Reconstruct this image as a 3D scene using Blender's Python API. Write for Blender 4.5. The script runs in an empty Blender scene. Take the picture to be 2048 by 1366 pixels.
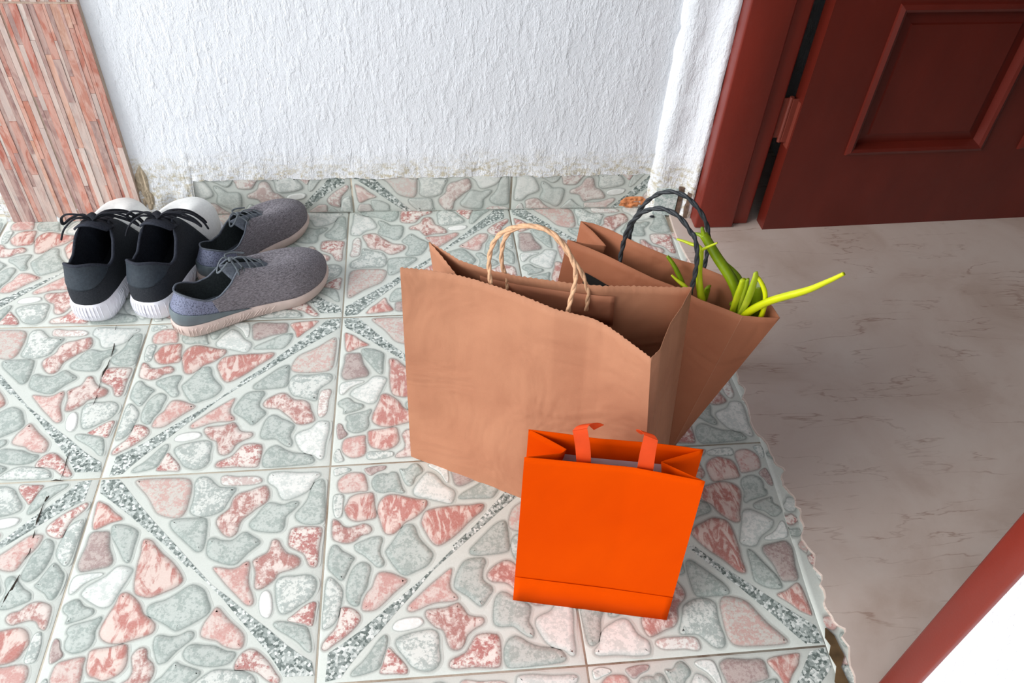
import bpy, bmesh, math, random
from mathutils import Vector, Matrix, noise
from mathutils.geometry import delaunay_2d_cdt
random.seed(7)
S = 0.36                                   # side of one floor tile in metres

# ---------------------------------------------------------------- camera
FPX = 1658.472
CROT = (0.791482, -0.0491201, -0.0976891)
CLOC = Vector((0.445846*S, -4.344098*S, 3.102447*S))
scene = bpy.context.scene
cd = bpy.data.cameras.new('camera'); cam = bpy.data.objects.new('camera', cd)
scene.collection.objects.link(cam); scene.camera = cam
cam.location = CLOC; cam.rotation_euler = CROT
cd.sensor_width = 36; cd.lens = FPX*36/2048; cd.clip_start = 0.02; cd.clip_end = 100

# ---------------------------------------------------------------- light
world = bpy.data.worlds.new('sky'); scene.world = world; world.use_nodes = True
wn = world.node_tree.nodes; bg = wn['Background']
bg.inputs['Color'].default_value = (0.91, 0.955, 1.0, 1); bg.inputs['Strength'].default_value = 1.28
def sun(name, direction, strength, angle, col):
    l = bpy.data.lights.new(name, 'SUN'); l.energy = strength; l.angle = math.radians(angle); l.color = col
    o = bpy.data.objects.new(name, l); scene.collection.objects.link(o)
    o.rotation_euler = Vector(direction).to_track_quat('-Z', 'Y').to_euler()
    return o
sun('hazy_sun', (0.86, 0.33, -0.54), 3.7, 40, (1.0, 0.99, 0.98))
scene.view_settings.view_transform = 'Standard'; scene.view_settings.look = 'None'
scene.view_settings.exposure = 0.0; scene.view_settings.gamma = 1.0
scene.view_settings.use_curve_mapping = False

# ---------------------------------------------------------------- helpers
C = scene.collection
RM = cam.rotation_euler.to_matrix()
def ray(px, py): return RM @ Vector(((px-1024)/FPX, (683-py)/FPX, -1.0))
def at(px, py, z=0.0):                     # photo pixel to the point of the place at height z (metres)
    d = ray(px, py); return CLOC + d*((z-CLOC.z)/d.z)
def on_plane(px, py, p, n):
    d = ray(px, py); return CLOC + d*((Vector(p)-CLOC).dot(n)/d.dot(n))
def srgb(r, g, b):
    f = lambda c: (c/255/12.92) if c <= 10 else ((c/255+0.055)/1.055)**2.4
    return (f(r), f(g), f(b))

def mesh(name, verts, faces, mats, parent=None, smooth=False, fm=None, attrs=None, loc=None):
    me = bpy.data.meshes.new(name)
    me.from_pydata([tuple(v) for v in verts], [], faces)
    for m in (mats if isinstance(mats, (list, tuple)) else [mats]): me.materials.append(m)
    if fm: me.polygons.foreach_set('material_index', fm)
    if smooth: me.polygons.foreach_set('use_smooth', [True]*len(me.polygons))
    if attrs:
        for an, vals in attrs.items():
            if isinstance(vals[0], (tuple, list)):
                a = me.color_attributes.new(an, 'FLOAT_COLOR', 'POINT')
                a.data.foreach_set('color', [c for v in vals for c in (v[0], v[1], v[2], 1.0)])
            else:
                a = me.attributes.new(an, 'FLOAT', 'POINT'); a.data.foreach_set('value', vals)
    me.update()
    o = bpy.data.objects.new(name, me); C.objects.link(o)
    if parent: o.parent = parent
    if loc: o.location = loc
    return o
def empty(name, loc=(0,0,0), rz=0.0):
    o = bpy.data.objects.new(name, None); C.objects.link(o); o.empty_display_size = 0.03
    o.location = loc; o.rotation_euler = (0, 0, rz); return o
def tag(o, label, cat=None, group=None):
    o['label'] = label
    if cat: o['category'] = cat
    if group: o['group'] = group
    return o
def struct(o, label=None):
    o['kind'] = 'structure'
    if label: o['label'] = label
    return o
def fix_normals(o):
    bm = bmesh.new(); bm.from_mesh(o.data); bmesh.ops.recalc_face_normals(bm, faces=bm.faces); bm.to_mesh(o.data); bm.free()
def solid(o, t, off=0.0):
    m = o.modifiers.new('thickness', 'SOLIDIFY'); m.thickness = t; m.offset = off
def bevel(o, w, seg=2):
    m = o.modifiers.new('bevel', 'BEVEL'); m.width = w; m.segments = seg; m.limit_method = 'ANGLE'; m.angle_limit = math.radians(30)
    for p in o.data.polygons: p.use_smooth = True
def catmull(pts, n=6, closed=False):
    pts = [Vector(p) for p in pts]; N = len(pts); out = []
    for i in range(N if closed else N-1):
        if closed: a, b, c, d = pts[i-1], pts[i], pts[(i+1) % N], pts[(i+2) % N]
        else: a, b, c, d = pts[max(i-1, 0)], pts[i], pts[i+1], pts[min(i+2, N-1)]
        for k in range(n):
            t = k/n
            out.append(0.5*((2*b)+(c-a)*t+(2*a-5*b+4*c-d)*t*t+(3*b-a-3*c+d)*t**3))
    if not closed: out.append(pts[-1])
    return out
def resample(pts, n):
    pts = [Vector(p) for p in pts]; L = [0]
    for a, b in zip(pts, pts[1:]): L.append(L[-1]+(b-a).length)
    out = []; j = 0
    for i in range(n):
        t = L[-1]*i/(n-1)
        while j < len(L)-2 and L[j+1] < t: j += 1
        s = (t-L[j])/max(L[j+1]-L[j], 1e-9); out.append(pts[j].lerp(pts[j+1], min(max(s, 0), 1)))
    return out
def frames(pts):
    fr = []; up = Vector((0.13, 0.21, 0.97)).normalized(); prev = None
    for i in range(len(pts)):
        t = (pts[min(i+1, len(pts)-1)]-pts[max(i-1, 0)]).normalized()
        if prev is None:
            n = t.cross(up)
            if n.length < 0.05: n = t.cross(Vector((1, 0, 0)))
            n.normalize()
        else: n = (prev-t*prev.dot(t)).normalized()
        prev = n; fr.append((t, n, t.cross(n)))
    return fr
def tube_data(pts, rad, seg=8, flat=1.0, closed=False, twist=0.0):
    V, F = [], []; fr = frames(pts); N = len(pts)
    for i, p in enumerate(pts):
        r = rad[i] if isinstance(rad, (list, tuple)) else rad
        _, n, b = fr[i]
        for k in range(seg):
            a = 2*math.pi*k/seg + twist*i
            ca, sa = math.cos(a), math.sin(a)*flat
            V.append(p+n*(r*ca)+b*(r*sa))
    for i in range(N-1 if not closed else N):
        for k in range(seg):
            j = (i+1) % N
            F.append((i*seg+k, i*seg+(k+1) % seg, j*seg+(k+1) % seg, j*seg+k))
    if not closed:
        F.append(tuple(range(seg-1, -1, -1))); F.append(tuple((N-1)*seg+k for k in range(seg)))
    return V, F
def join(parts):
    V, F = [], []
    for v, f in parts:
        b = len(V); V += v; F += [tuple(i+b for i in q) for q in f]
    return V, F
def rope(path, r=0.0019, turns=24, seg=6, strands=2):
    n = max(20, int(sum((b-a).length for a, b in zip(path, path[1:]))*700))
    pts = resample(path, n); fr = frames(pts); L = 0; P = []; ang = []
    for i, p in enumerate(pts):
        if i: L += (p-pts[i-1]).length
        ang.append(L*turns*2*math.pi)
    for s in range(strands):
        q = [p+fr[i][1]*(r*0.5*math.cos(ang[i]+s*2*math.pi/strands))+fr[i][2]*(r*0.5*math.sin(ang[i]+s*2*math.pi/strands)) for i, p in enumerate(pts)]
        P.append(tube_data(q, r, seg))
    return join(P)
def box_data(x0, x1, y0, y1, z0, z1):
    V = [Vector(p) for p in ((x0,y0,z0),(x1,y0,z0),(x1,y1,z0),(x0,y1,z0),(x0,y0,z1),(x1,y0,z1),(x1,y1,z1),(x0,y1,z1))]
    return V, [(0,3,2,1),(4,5,6,7),(0,1,5,4),(1,2,6,5),(2,3,7,6),(3,0,4,7)]
def prism_data(poly, z0, z1):
    n = len(poly); V = [Vector((p[0], p[1], z0)) for p in poly]+[Vector((p[0], p[1], z1)) for p in poly]
    return V, [tuple(range(n-1, -1, -1)), tuple(range(n, 2*n))]+[(i, (i+1) % n, n+(i+1) % n, n+i) for i in range(n)]

# ---------------------------------------------------------------- materials
class N:
    def __init__(s, name, rough=0.6, spec=0.5):
        s.m = bpy.data.materials.new(name); s.m.use_nodes = True; s.t = s.m.node_tree; s.b = s.t.nodes['Principled BSDF']
        s.b.inputs['Roughness'].default_value = rough; s.b.inputs['Specular IOR Level'].default_value = spec
    def add(s, typ, **kw):
        n = s.t.nodes.new(typ)
        for k, v in kw.items():
            if k in n.inputs: n.inputs[k].default_value = v
            else: setattr(n, k, v)
        return n
    def link(s, a, b): s.t.links.new(a, b)
    def coord(s, scale=(1,1,1), rot=(0,0,0), which='Object'):
        tc = s.add('ShaderNodeTexCoord'); mp = s.add('ShaderNodeMapping')
        mp.inputs['Scale'].default_value = scale; mp.inputs['Rotation'].default_value = rot
        s.link(tc.outputs[which], mp.inputs['Vector']); return mp.outputs[0]
    def noise(s, vec, scale, detail=4, rough=0.5, dist=0.0):
        n = s.add('ShaderNodeTexNoise'); n.inputs['Scale'].default_value = scale; n.inputs['Detail'].default_value = detail
        n.inputs['Roughness'].default_value = rough; n.inputs['Distortion'].default_value = dist
        s.link(vec, n.inputs['Vector']); return n.outputs['Fac']
    def ramp(s, fac, stops):
        r = s.add('ShaderNodeValToRGB'); e = r.color_ramp.elements
        while len(e) < len(stops): e.new(0.5)
        for el, (p, c) in zip(e, stops):
            el.position = p; el.color = (c[0], c[1], c[2], 1) if isinstance(c, tuple) else (c, c, c, 1)
        s.link(fac, r.inputs[0]); return r.outputs[0]
    def mix(s, fac, a, b, mode='MIX'):
        m = s.add('ShaderNodeMix', data_type='RGBA', blend_type=mode)
        for inp, v in ((m.inputs[0], fac), (m.inputs[6], a), (m.inputs[7], b)):
            if hasattr(v, 'is_linked'): s.link(v, inp)
            elif isinstance(v, (int, float)): inp.default_value = v if inp == m.inputs[0] else (v, v, v, 1)
            else: inp.default_value = (v[0], v[1], v[2], 1)
        return m.outputs[2]
    def math(s, op, a, b=0.0):
        m = s.add('ShaderNodeMath', operation=op)
        for inp, v in ((m.inputs[0], a), (m.inputs[1], b)):
            if hasattr(v, 'is_linked'): s.link(v, inp)
            else: inp.default_value = v
        return m.outputs[0]
    def attr(s, name, out='Color'):
        a = s.add('ShaderNodeAttribute', attribute_name=name); return a.outputs[out]
    def bump(s, h, strength=0.3, dist=0.002, prev=None):
        b = s.add('ShaderNodeBump'); b.inputs['Strength'].default_value = strength; b.inputs['Distance'].default_value = dist
        s.link(h, b.inputs['Height'])
        if prev is not None: s.link(prev, b.inputs['Normal'])
        return b.outputs[0]
    def col(s, v):
        if hasattr(v, 'is_linked'): s.link(v, s.b.inputs['Base Color'])
        else: s.b.inputs['Base Color'].default_value = (v[0], v[1], v[2], 1)
        return s
    def nrm(s, v): s.link(v, s.b.inputs['Normal']); return s
def simple(name, col, rough=0.6, spec=0.5, var=0.12, scale=60, bump=0.0, bscale=200, bdist=0.001):
    n = N(name, rough, spec); v = n.coord(); f = n.noise(v, scale, 5)
    dk = tuple(c*(1-var) for c in col); lt = tuple(min(1, c*(1+var)) for c in col)
    n.col(n.ramp(f, [(0.3, dk), (0.7, lt)]))
    if bump: n.nrm(n.bump(n.noise(v, bscale, 4), bump, bdist))
    return n.m

# tile print: attributes ca / cb are the two colours of a pebble, ty says how they mix
n = N('pebble_tile', 0.34, 0.5); v = n.coord()
fine = n.noise(v, 230, 6, 0.65); big = n.noise(v, 38, 5, 0.6, 1.2)
wv = n.noise(n.coord((1.0, 0.4, 1), (0, 0, 0.5)), 48, 6, 0.6, 1.8)
m1 = n.ramp(n.math('ADD', n.math('MULTIPLY', fine, 0.55), n.math('MULTIPLY', big, 0.45)), [(0.43, 0.0), (0.57, 1.0)])
m2 = n.ramp(n.math('ADD', n.math('MULTIPLY', wv, 0.7), n.math('MULTIPLY', big, 0.3)), [(0.42, 0.0), (0.60, 1.0)])
msk = n.ramp(n.mix(n.attr('ty', 'Fac'), m1, m2), [(0.22, 0.0), (0.72, 1.0)])
cc = n.mix(msk, n.attr('ca'), n.attr('cb'))
cc = n.mix(n.ramp(n.noise(v, 420, 3), [(0.3, 0.0), (0.8, 0.16)]), cc, (0.93, 0.93, 0.90))
n.col(cc); n.nrm(n.bump(n.noise(v, 90, 4), 0.10, 0.001))
n.link(n.ramp(n.noise(v, 25, 4), [(0.3, 0.26), (0.7, 0.42)]), n.b.inputs['Roughness'])
M_TILE = n.m
n = N('granite_band', 0.38); v = n.coord()
vo = n.add('ShaderNodeTexVoronoi'); vo.inputs['Scale'].default_value = 260; n.link(v, vo.inputs['Vector'])
sep = n.add('ShaderNodeSeparateColor'); n.link(vo.outputs['Color'], sep.inputs[0])
n.col(n.ramp(n.math('ADD', n.math('MULTIPLY', sep.outputs[0], 0.6), n.math('MULTIPLY', n.noise(v, 200, 4), 0.4)),
   [(0.22, srgb(92,104,100)), (0.45, srgb(148,158,154)), (0.62, srgb(188,196,192)), (0.8, srgb(228,232,228))]))
n.nrm(n.bump(n.noise(v, 300, 4), 0.25, 0.001)); M_BAND = n.m
n = N('grout', 0.85); v = n.coord()
n.col(n.ramp(n.noise(v, 9, 6, 0.7), [(0.30, srgb(150,122,98)), (0.42, srgb(198,186,166)), (0.6, srgb(208,202,186)), (0.75, srgb(176,158,130))]))
n.nrm(n.bump(n.noise(v, 400, 4), 0.4, 0.001)); M_GROUT = n.m
M_CRACK = simple('crack_dirt', srgb(52,46,40), 0.95, 0.2)
M_CRACKE = simple('worn_brown_dirt', srgb(96,76,52), 0.95, 0.2, 0.4, 40)

n = N('marble_floor', 0.42); v = n.coord((1, 1, 1), (0, 0, 0.5))
base = n.ramp(n.noise(v, 5, 6, 0.6, 0.6), [(0.3, srgb(184,164,152)), (0.5, srgb(199,182,172)), (0.72, srgb(206,192,183))])
vw = n.noise(n.coord((1.0, 5.5, 1), (0, 0, 0.38)), 3.2, 5, 0.55, 0.25)
vein = n.ramp(n.math('ABSOLUTE', n.math('SUBTRACT', vw, 0.5)), [(0.0, 1.0), (0.012, 0.0)])
gate = n.ramp(n.noise(v, 11, 3), [(0.42, 0.0), (0.6, 0.7)])
c = n.mix(n.math('MULTIPLY', vein, gate), base, srgb(150,122,108))
c = n.mix(n.ramp(n.noise(v, 22, 5, 0.7), [(0.55, 0.0), (0.8, 0.22)]), c, srgb(168,138,122))
n.col(c); n.nrm(n.bump(n.noise(v, 30, 4), 0.06, 0.002)); M_MARBLE = n.m

def plaster(name, tint):
    n = N(name, 0.75, 0.3)
    v1 = n.coord((1, 1, 0.36)); v2 = n.coord((1, 1, 0.7)); v0 = n.coord()
    c = n.ramp(n.noise(v0, 6, 5), [(0.35, tuple(x*0.96 for x in tint)), (0.65, tint)])
    n.col(c)
    drips = n.ramp(n.noise(v1, 62, 4, 0.6, 0.2), [(0.48, 0.0), (0.66, 1.0)])
    b = n.bump(drips, 0.40, 0.003); b = n.bump(n.noise(v2, 150, 5, 0.7, 0.2), 0.75, 0.0030, b); b = n.bump(n.noise(v0, 330, 3, 0.6), 0.4, 0.0015, b)
    b = n.bump(n.ramp(n.noise(n.coord((1, 1, 0.12), (0, 0.12, 0)), 26, 4, 0.5, 1.0), [(0.52, 0.0), (0.545, 1.0)]), 0.18, 0.003, b)
    n.nrm(b); return n
n = plaster('white_plaster', srgb(243,247,253))
# dirt just above the skirting tiles: a real stain band with its own ragged shape
pz = n.add('ShaderNodeSeparateXYZ'); n.link(n.coord(), pz.inputs[0])
h = n.math('ADD', pz.outputs[2], n.math('MULTIPLY', n.noise(n.coord(), 18, 5, 0.7), 0.09))
st = n.ramp(h, [(0.150, 1.0), (0.205, 0.0)])
sp = n.ramp(n.noise(n.coord((1, 1, 1.5)), 75, 6, 0.7), [(0.46, 0.12), (0.62, 0.9)])
old = n.b.inputs['Base Color'].links[0].from_socket
n.col(n.mix(n.math('MULTIPLY', st, sp), old, srgb(196,186,158))); M_WALL = n.m
M_PLAIN = plaster('white_plaster_inside', srgb(225,226,226)).m
M_LUMP = simple('lumpy_plaster', srgb(232,230,222), 0.85, 0.2, 0.14, 60, 0.8, 90, 0.006)
M_SOIL = simple('crumbling_mortar', srgb(196,180,156), 0.95, 0.2, 0.2, 90, 0.9, 120, 0.006)
M_RUST = simple('orange_stained_mortar', srgb(205,132,88), 0.9, 0.2, 0.4, 70, 0.8, 150, 0.004)

def paint(name, col, wear=0.25):
    n = N(name, 0.38, 0.5); v = n.coord((1, 1, 0.35))
    c = n.ramp(n.noise(v, 14, 5), [(0.3, tuple(x*0.86 for x in col)), (0.7, tuple(x*1.1 for x in col))])
    w = n.ramp(n.noise(n.coord(), 130, 6, 0.75), [(0.66, 0.0), (0.80, wear)])
    n.col(n.mix(w, c, srgb(170,100,84))); b = n.bump(n.noise(v, 45, 4), 0.18, 0.002)
    n.nrm(n.bump(n.noise(n.coord(), 260, 3), 0.10, 0.001, b)); return n.m
M_DOOR = paint('red_brown_door_paint', srgb(98,30,20))
M_FRAME = paint('red_brown_frame_paint', srgb(124,38,25))
M_HINGE = paint('painted_hinge_metal', srgb(124,56,44), 0.7)

n = N('split_stone', 0.7, 0.3); v = n.coord((1, 1, 0.3))
c = n.attr('ca'); d = n.ramp(n.noise(v, 60, 6, 0.65, 0.8), [(0.42, 0.0), (0.56, 0.75)]); e_ = n.ramp(n.noise(n.coord((1, 1, 0.22), (0, 0.05, 0)), 85, 6, 0.7, 0.5), [(0.5, 0.0), (0.62, 0.6)])
c = n.mix(d, c, n.mix(0.55, c, srgb(222,196,184))); n.col(n.mix(e_, c, n.mix(0.6, c, srgb(168,120,108)))); n.nrm(n.bump(n.noise(v, 160, 5), 0.35, 0.002)); M_STONE = n.m

def kraft(name, a, b):
    n = N(name, 0.72, 0.25); v = n.coord()
    c = n.ramp(n.noise(v, 9, 5, 0.55), [(0.3, a), (0.7, b)])
    fib = n.ramp(n.noise(n.coord((1, 1, 3)), 420, 4, 0.7), [(0.35, 0.0), (0.75, 0.18)])
    n.col(n.mix(fib, c, tuple(min(1, x*1.25) for x in b)))
    cre = n.noise(v, 7, 3, 0.5, 0.8); bb = n.bump(cre, 0.55, 0.02); bb = n.bump(n.noise(n.coord((1,1,0.3)), 26, 3), 0.22, 0.006, bb)
    n.nrm(n.bump(n.noise(v, 500, 3), 0.12, 0.0006, bb)); return n.m
M_KRAFT = kraft('kraft_paper', srgb(170,116,88), srgb(181,128,98))
M_KRAFT2 = kraft('darker_kraft_paper', srgb(158,98,70), srgb(170,110,80))
M_KPATCH = kraft('kraft_patch', srgb(166,108,80), srgb(174,116,88))
M_CORD = simple('paper_cord', srgb(214,170,134), 0.7, 0.3, 0.15, 300)
M_BCORD = simple('black_cord', srgb(52,56,60), 0.5, 0.4, 0.3, 300)
M_BLACKPRINT = simple('black_print', srgb(30,32,32), 0.6, 0.3)
n = N('orange_paper', 0.8, 0.02); v = n.coord()
n.col(n.ramp(n.noise(v, 5, 3), [(0.3, (0.60, 0.050, 0.0)), (0.7, (0.66, 0.062, 0.0))]))
n.nrm(n.bump(n.noise(v, 9, 3, 0.5, 0.5), 0.25, 0.012)); M_ORANGE = n.m
M_LINING = simple('white_lining', srgb(226,206,210), 0.6, 0.3, 0.04)
M_RIBBON = simple('orange_ribbon', (0.62, 0.058, 0.010), 0.6, 0.15, 0.1, 30, 0.2, 900, 0.0004)
STONES = [
('s',((156,27),(185,16),(289,17),(370,24),(397,48),(405,94),(403,154),(400,195),(385,225),(360,231),(311,218),(276,195),(246,147),(217,103),(181,62))),
('l',((425,28),(450,21),(476,32),(498,57),(525,81),(564,86),(592,88),(597,104),(584,133),(569,170),(557,202),(532,219),(494,231),(457,230),(432,218),(418,197),(422,159),(422,113),(415,60))),
('i',((525,31),(541,19),(569,23),(598,29),(647,30),(683,35),(706,52),(701,69),(667,78),(604,78),(556,75),(532,64))),
('w',((735,30),(747,17),(800,16),(872,26),(943,28),(964,39),(958,56),(939,75),(927,109),(908,134),(875,153),(835,169),(807,165),(791,143),(774,103),(739,74),(732,52))),
('g',((959,72),(977,73),(987,100),(992,187),(995,262),(989,294),(961,304),(920,301),(885,283),(870,257),(878,233),(899,205),(917,169),(925,126),(939,88))),
('m',((693,95),(724,88),(739,105),(748,144),(737,177),(702,204),(675,231),(645,262),(636,289),(630,325),(607,343),(579,331),(554,300),(539,266),(545,238),(569,215),(586,192),(593,150),(617,122),(657,110))),
('g',((747,182),(775,184),(813,195),(850,181),(877,185),(875,204),(854,231),(829,258),(827,307),(810,331),(763,330),(709,318),(683,297),(683,273),(704,245),(723,210))),
('g',((346,257),(359,240),(418,238),(482,240),(498,259),(504,308),(506,371),(498,401),(476,403),(449,378),(402,332),(362,290))),
('g',((520,352),(541,344),(569,356),(609,362),(631,352),(651,330),(673,326),(699,345),(728,367),(733,383),(712,404),(689,426),(667,454),(647,475),(618,475),(578,461),(536,437),(521,410),(518,375))),
('x',((862,321),(894,314),(962,318),(987,330),(986,370),(981,420),(981,488),(971,511),(948,504),(933,473),(918,446),(884,424),(856,403),(851,364),(855,337))),
('m',((800,370),(814,381),(826,405),(852,437),(886,451),(907,471),(906,497),(885,513),(829,529),(812,557),(784,583),(760,596),(738,590),(733,551),(731,518),(718,480),(716,465),(737,448),(767,431),(778,405),(784,375))),
('p',((560,489),(582,487),(628,496),(659,489),(679,472),(697,467),(706,488),(706,540),(714,580),(730,619),(739,651),(728,666),(705,656),(670,619),(630,577),(595,535))),
('o',((786,604),(803,621),(813,653),(817,691),(810,718),(796,723),(776,709),(765,677),(762,643),(768,615))),
('l',((831,554),(859,547),(897,548),(938,545),(968,558),(982,585),(978,620),(959,653),(923,678),(888,703),(862,711),(845,700),(831,665),(824,630),(819,580))),
('x',((882,736),(902,718),(942,683),(972,668),(987,676),(984,714),(980,763),(967,769),(942,759),(892,745))),
('g',((829,751),(843,742),(883,748),(924,761),(955,772),(969,799),(979,841),(980,873),(962,869),(930,835),(898,810),(859,784),(837,766))),
('p',((65,950),(45,923),(43,887),(52,855),(81,843),(143,835),(147,870),(152,911),(148,947),(125,963),(90,965))),
('l',((18,983),(9,953),(18,917),(32,913),(43,944),(54,976),(40,985))),
('d',((27,852),(16,824),(12,784),(16,755),(34,762),(47,794),(63,819),(55,837))),
('g',((84,811),(65,797),(58,769),(62,744),(52,730),(60,705),(106,692),(145,682),(163,673),(169,687),(157,729),(161,764),(152,796),(127,812),(101,816))),
('g',((39,692),(39,662),(16,640),(13,614),(42,593),(64,595),(89,623),(127,638),(130,659),(102,676),(66,687))),
('d',((41,279),(71,279),(101,283),(111,311),(121,359),(142,402),(150,429),(138,450),(99,458),(45,467),(27,457),(16,430),(20,386),(26,344),(27,298))),
('g',((113,252),(142,250),(181,261),(219,288),(223,319),(220,366),(219,419),(212,437),(191,420),(155,361),(120,308),(111,276))),
('r',((22,123),(41,133),(65,147),(100,183),(137,214),(137,226),(100,237),(71,253),(42,267),(28,250),(22,210),(18,160),(17,135))),
('r',((258,330),(286,339),(311,368),(344,405),(383,441),(419,483),(444,524),(443,546),(419,567),(382,584),(339,602),(308,599),(274,583),(261,547),(255,496),(253,445),(255,395),(250,349))),
('r',((220,577),(242,577),(275,601),(303,634),(323,672),(356,698),(376,723),(375,749),(355,764),(310,777),(266,789),(224,786),(191,768),(175,741),(178,705),(190,669),(206,620),(211,589))),
('w',((171,457),(195,452),(225,461),(240,477),(228,516),(213,558),(202,592),(191,622),(173,634),(148,631),(112,610),(79,586),(64,568),(79,537),(110,515),(139,495),(156,475))),
('w',((22,487),(63,477),(110,477),(127,483),(117,494),(84,509),(58,529),(35,559),(21,565),(13,550),(11,515))),
('r',((180,910),(163,883),(158,841),(164,810),(226,802),(284,795),(298,831),(302,878),(284,910),(250,928),(229,931),(205,920))),
('l',((159,974),(161,939),(216,937),(269,941),(278,964),(238,978),(188,981))),
('m',((289,976),(297,953),(323,932),(331,904),(323,871),(317,844),(331,820),(351,813),(368,826),(376,856),(401,882),(409,915),(398,952),(379,973),(335,978))),
('g',((417,878),(400,842),(387,809),(388,775),(406,767),(440,775),(474,774),(505,759),(527,764),(529,786),(505,810),(473,840),(452,870),(436,879))),
('g',((341,678),(335,647),(353,630),(397,618),(438,592),(471,566),(497,560),(538,585),(561,631),(575,664),(569,689),(540,712),(504,734),(468,751),(450,748),(413,722),(372,698))),
('g',((422,974),(417,954),(444,930),(465,899),(483,880),(503,891),(558,912),(579,924),(574,940),(547,964),(520,983),(466,984))),
('g',((517,872),(504,846),(517,820),(540,813),(576,820),(619,827),(659,848),(693,856),(697,875),(676,898),(641,906),(599,904),(552,893))),
('p',((561,783),(555,761),(563,728),(578,699),(594,670),(609,670),(632,696),(661,728),(694,759),(719,790),(723,821),(715,842),(684,841),(647,826),(620,805),(589,796))),
('l',((568,981),(571,963),(592,943),(626,922),(664,922),(702,928),(742,935),(771,952),(785,976),(781,990),(734,994),(666,991),(607,990))),
('x',((702,922),(704,893),(720,865),(745,849),(771,854),(802,880),(829,910),(853,945),(873,974),(865,988),(840,982),(813,962),(788,942),(756,932),(722,927))),
]
STRIP = [(4,6),(80,9),(108,39),(187,139),(288,257),(388,366),(463,451),(562,561),(647,631),(730,705),(810,771),(886,841),(940,883),(986,914),(996,969),(885,965),(861,926),(814,861),(762,800),(689,716),(623,636),(545,553),(500,510),(458,467),(452,476),(357,375),(255,286),(156,195),(81,131),(14,76)]
# ================================================================ FLOOR
# corners of the tiles as they lie (column, row) in the photo; the laying is a little uneven
GP = {(0,1):(684.9,634.5), (-1,2):(200.7,956.7), (0,2):(660.6,931.8), (0,3):(630.3,1370), (1,3):(1173.6,1330.7),
      (2,3):(1653,1291), (-1,1):(300,648.3), (1,2):(1103,906.4), (1,1):(1056,620), (-1,3):(57.5,1411), (2,2):(1527,884)}
def corner(c, r):
    if (c, r) in GP: p = at(*GP[(c, r)]); return Vector((p.x, p.y, 0))
    return Vector((c*S, -r*S, 0)) + (Vector((0.0, -0.006, 0)) if r == 0 else Vector((0,0,0)))
COL = {'g': ((154,166,160), (186,194,188), 0.0), 'l': ((166,176,171), (216,220,214), 0.0), 'w': ((200,207,202), (226,228,223), 0.0),
       'p': ((196,148,140), (214,196,188), 0.45), 's': ((196,162,154), (198,194,186), 0.0), 'r': ((184,118,108), (222,200,190), 1.0),
       'm': ((172,118,110), (224,210,202), 0.6), 'x': ((174,108,102), (226,218,210), 0.35), 'd': ((158,134,130), (184,168,162), 0.0),
       'i': ((200,180,174), (228,228,222), 0.0), 'o': ((222,224,220), (236,238,234), 0.0)}
GROUND = srgb(203,209,202); EDGE = srgb(120,130,124)
def stone_rings(poly):
    """smooth outline -> rings (offset inward, height, role) in tile units; poly is counter-clockwise"""
    p = catmull([Vector((x, y, 0)) for x, y in poly], 4, True)
    n = len(p); nm = []
    for i in range(n):
        t = (p[(i+1) % n]-p[i-1]); nm.append(Vector((-t.y, t.x, 0)).normalized())
    for _ in range(2): nm = [(nm[i-1]+nm[i]*2+nm[(i+1) % n]).normalized() for i in range(n)]
    return p, nm
def inset_limit(p, nm):
    n = len(p); out = []
    for i in range(n):
        best = 0.09; o = p[i]; d = nm[i]
        for j in range(n):
            if min((i-j) % n, (j-i) % n) < 3: continue
            a, b = p[j], p[(j+1) % n]; e = b-a; den = d.x*e.y-d.y*e.x
            if abs(den) < 1e-9: continue
            w = a-o; t = (w.x*e.y-w.y*e.x)/den; s_ = (w.x*d.y-w.y*d.x)/den
            if 0 < t < best and -0.01 <= s_ <= 1.01: best = t
        out.append(min(0.021, best*0.34))
    for _ in range(6): out = [min(out[i], (out[i-1]+out[i]+out[(i+1) % n])/3) for i in range(n)]
    return out
def clip_poly(poly, y0, y1):
    for lim, sgn in ((y0, 1), (y1, -1)):
        out = []
        for i in range(len(poly)):
            a, b = poly[i-1], poly[i]; ia, ib = sgn*(a[1]-lim) >= 0, sgn*(b[1]-lim) >= 0
            if ia != ib:
                t = (lim-a[1])/(b[1]-a[1]); out.append((a[0]+(b[0]-a[0])*t, lim))
            if ib: out.append(b)
        poly = out
        if len(poly) < 3: return []
    return poly
def rotuv(u, v, o):
    return ((u, v), (1-v, u), (1-u, 1-v), (v, 1-u))[o]     # 0, clockwise, half turn, counter-clockwise
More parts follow.
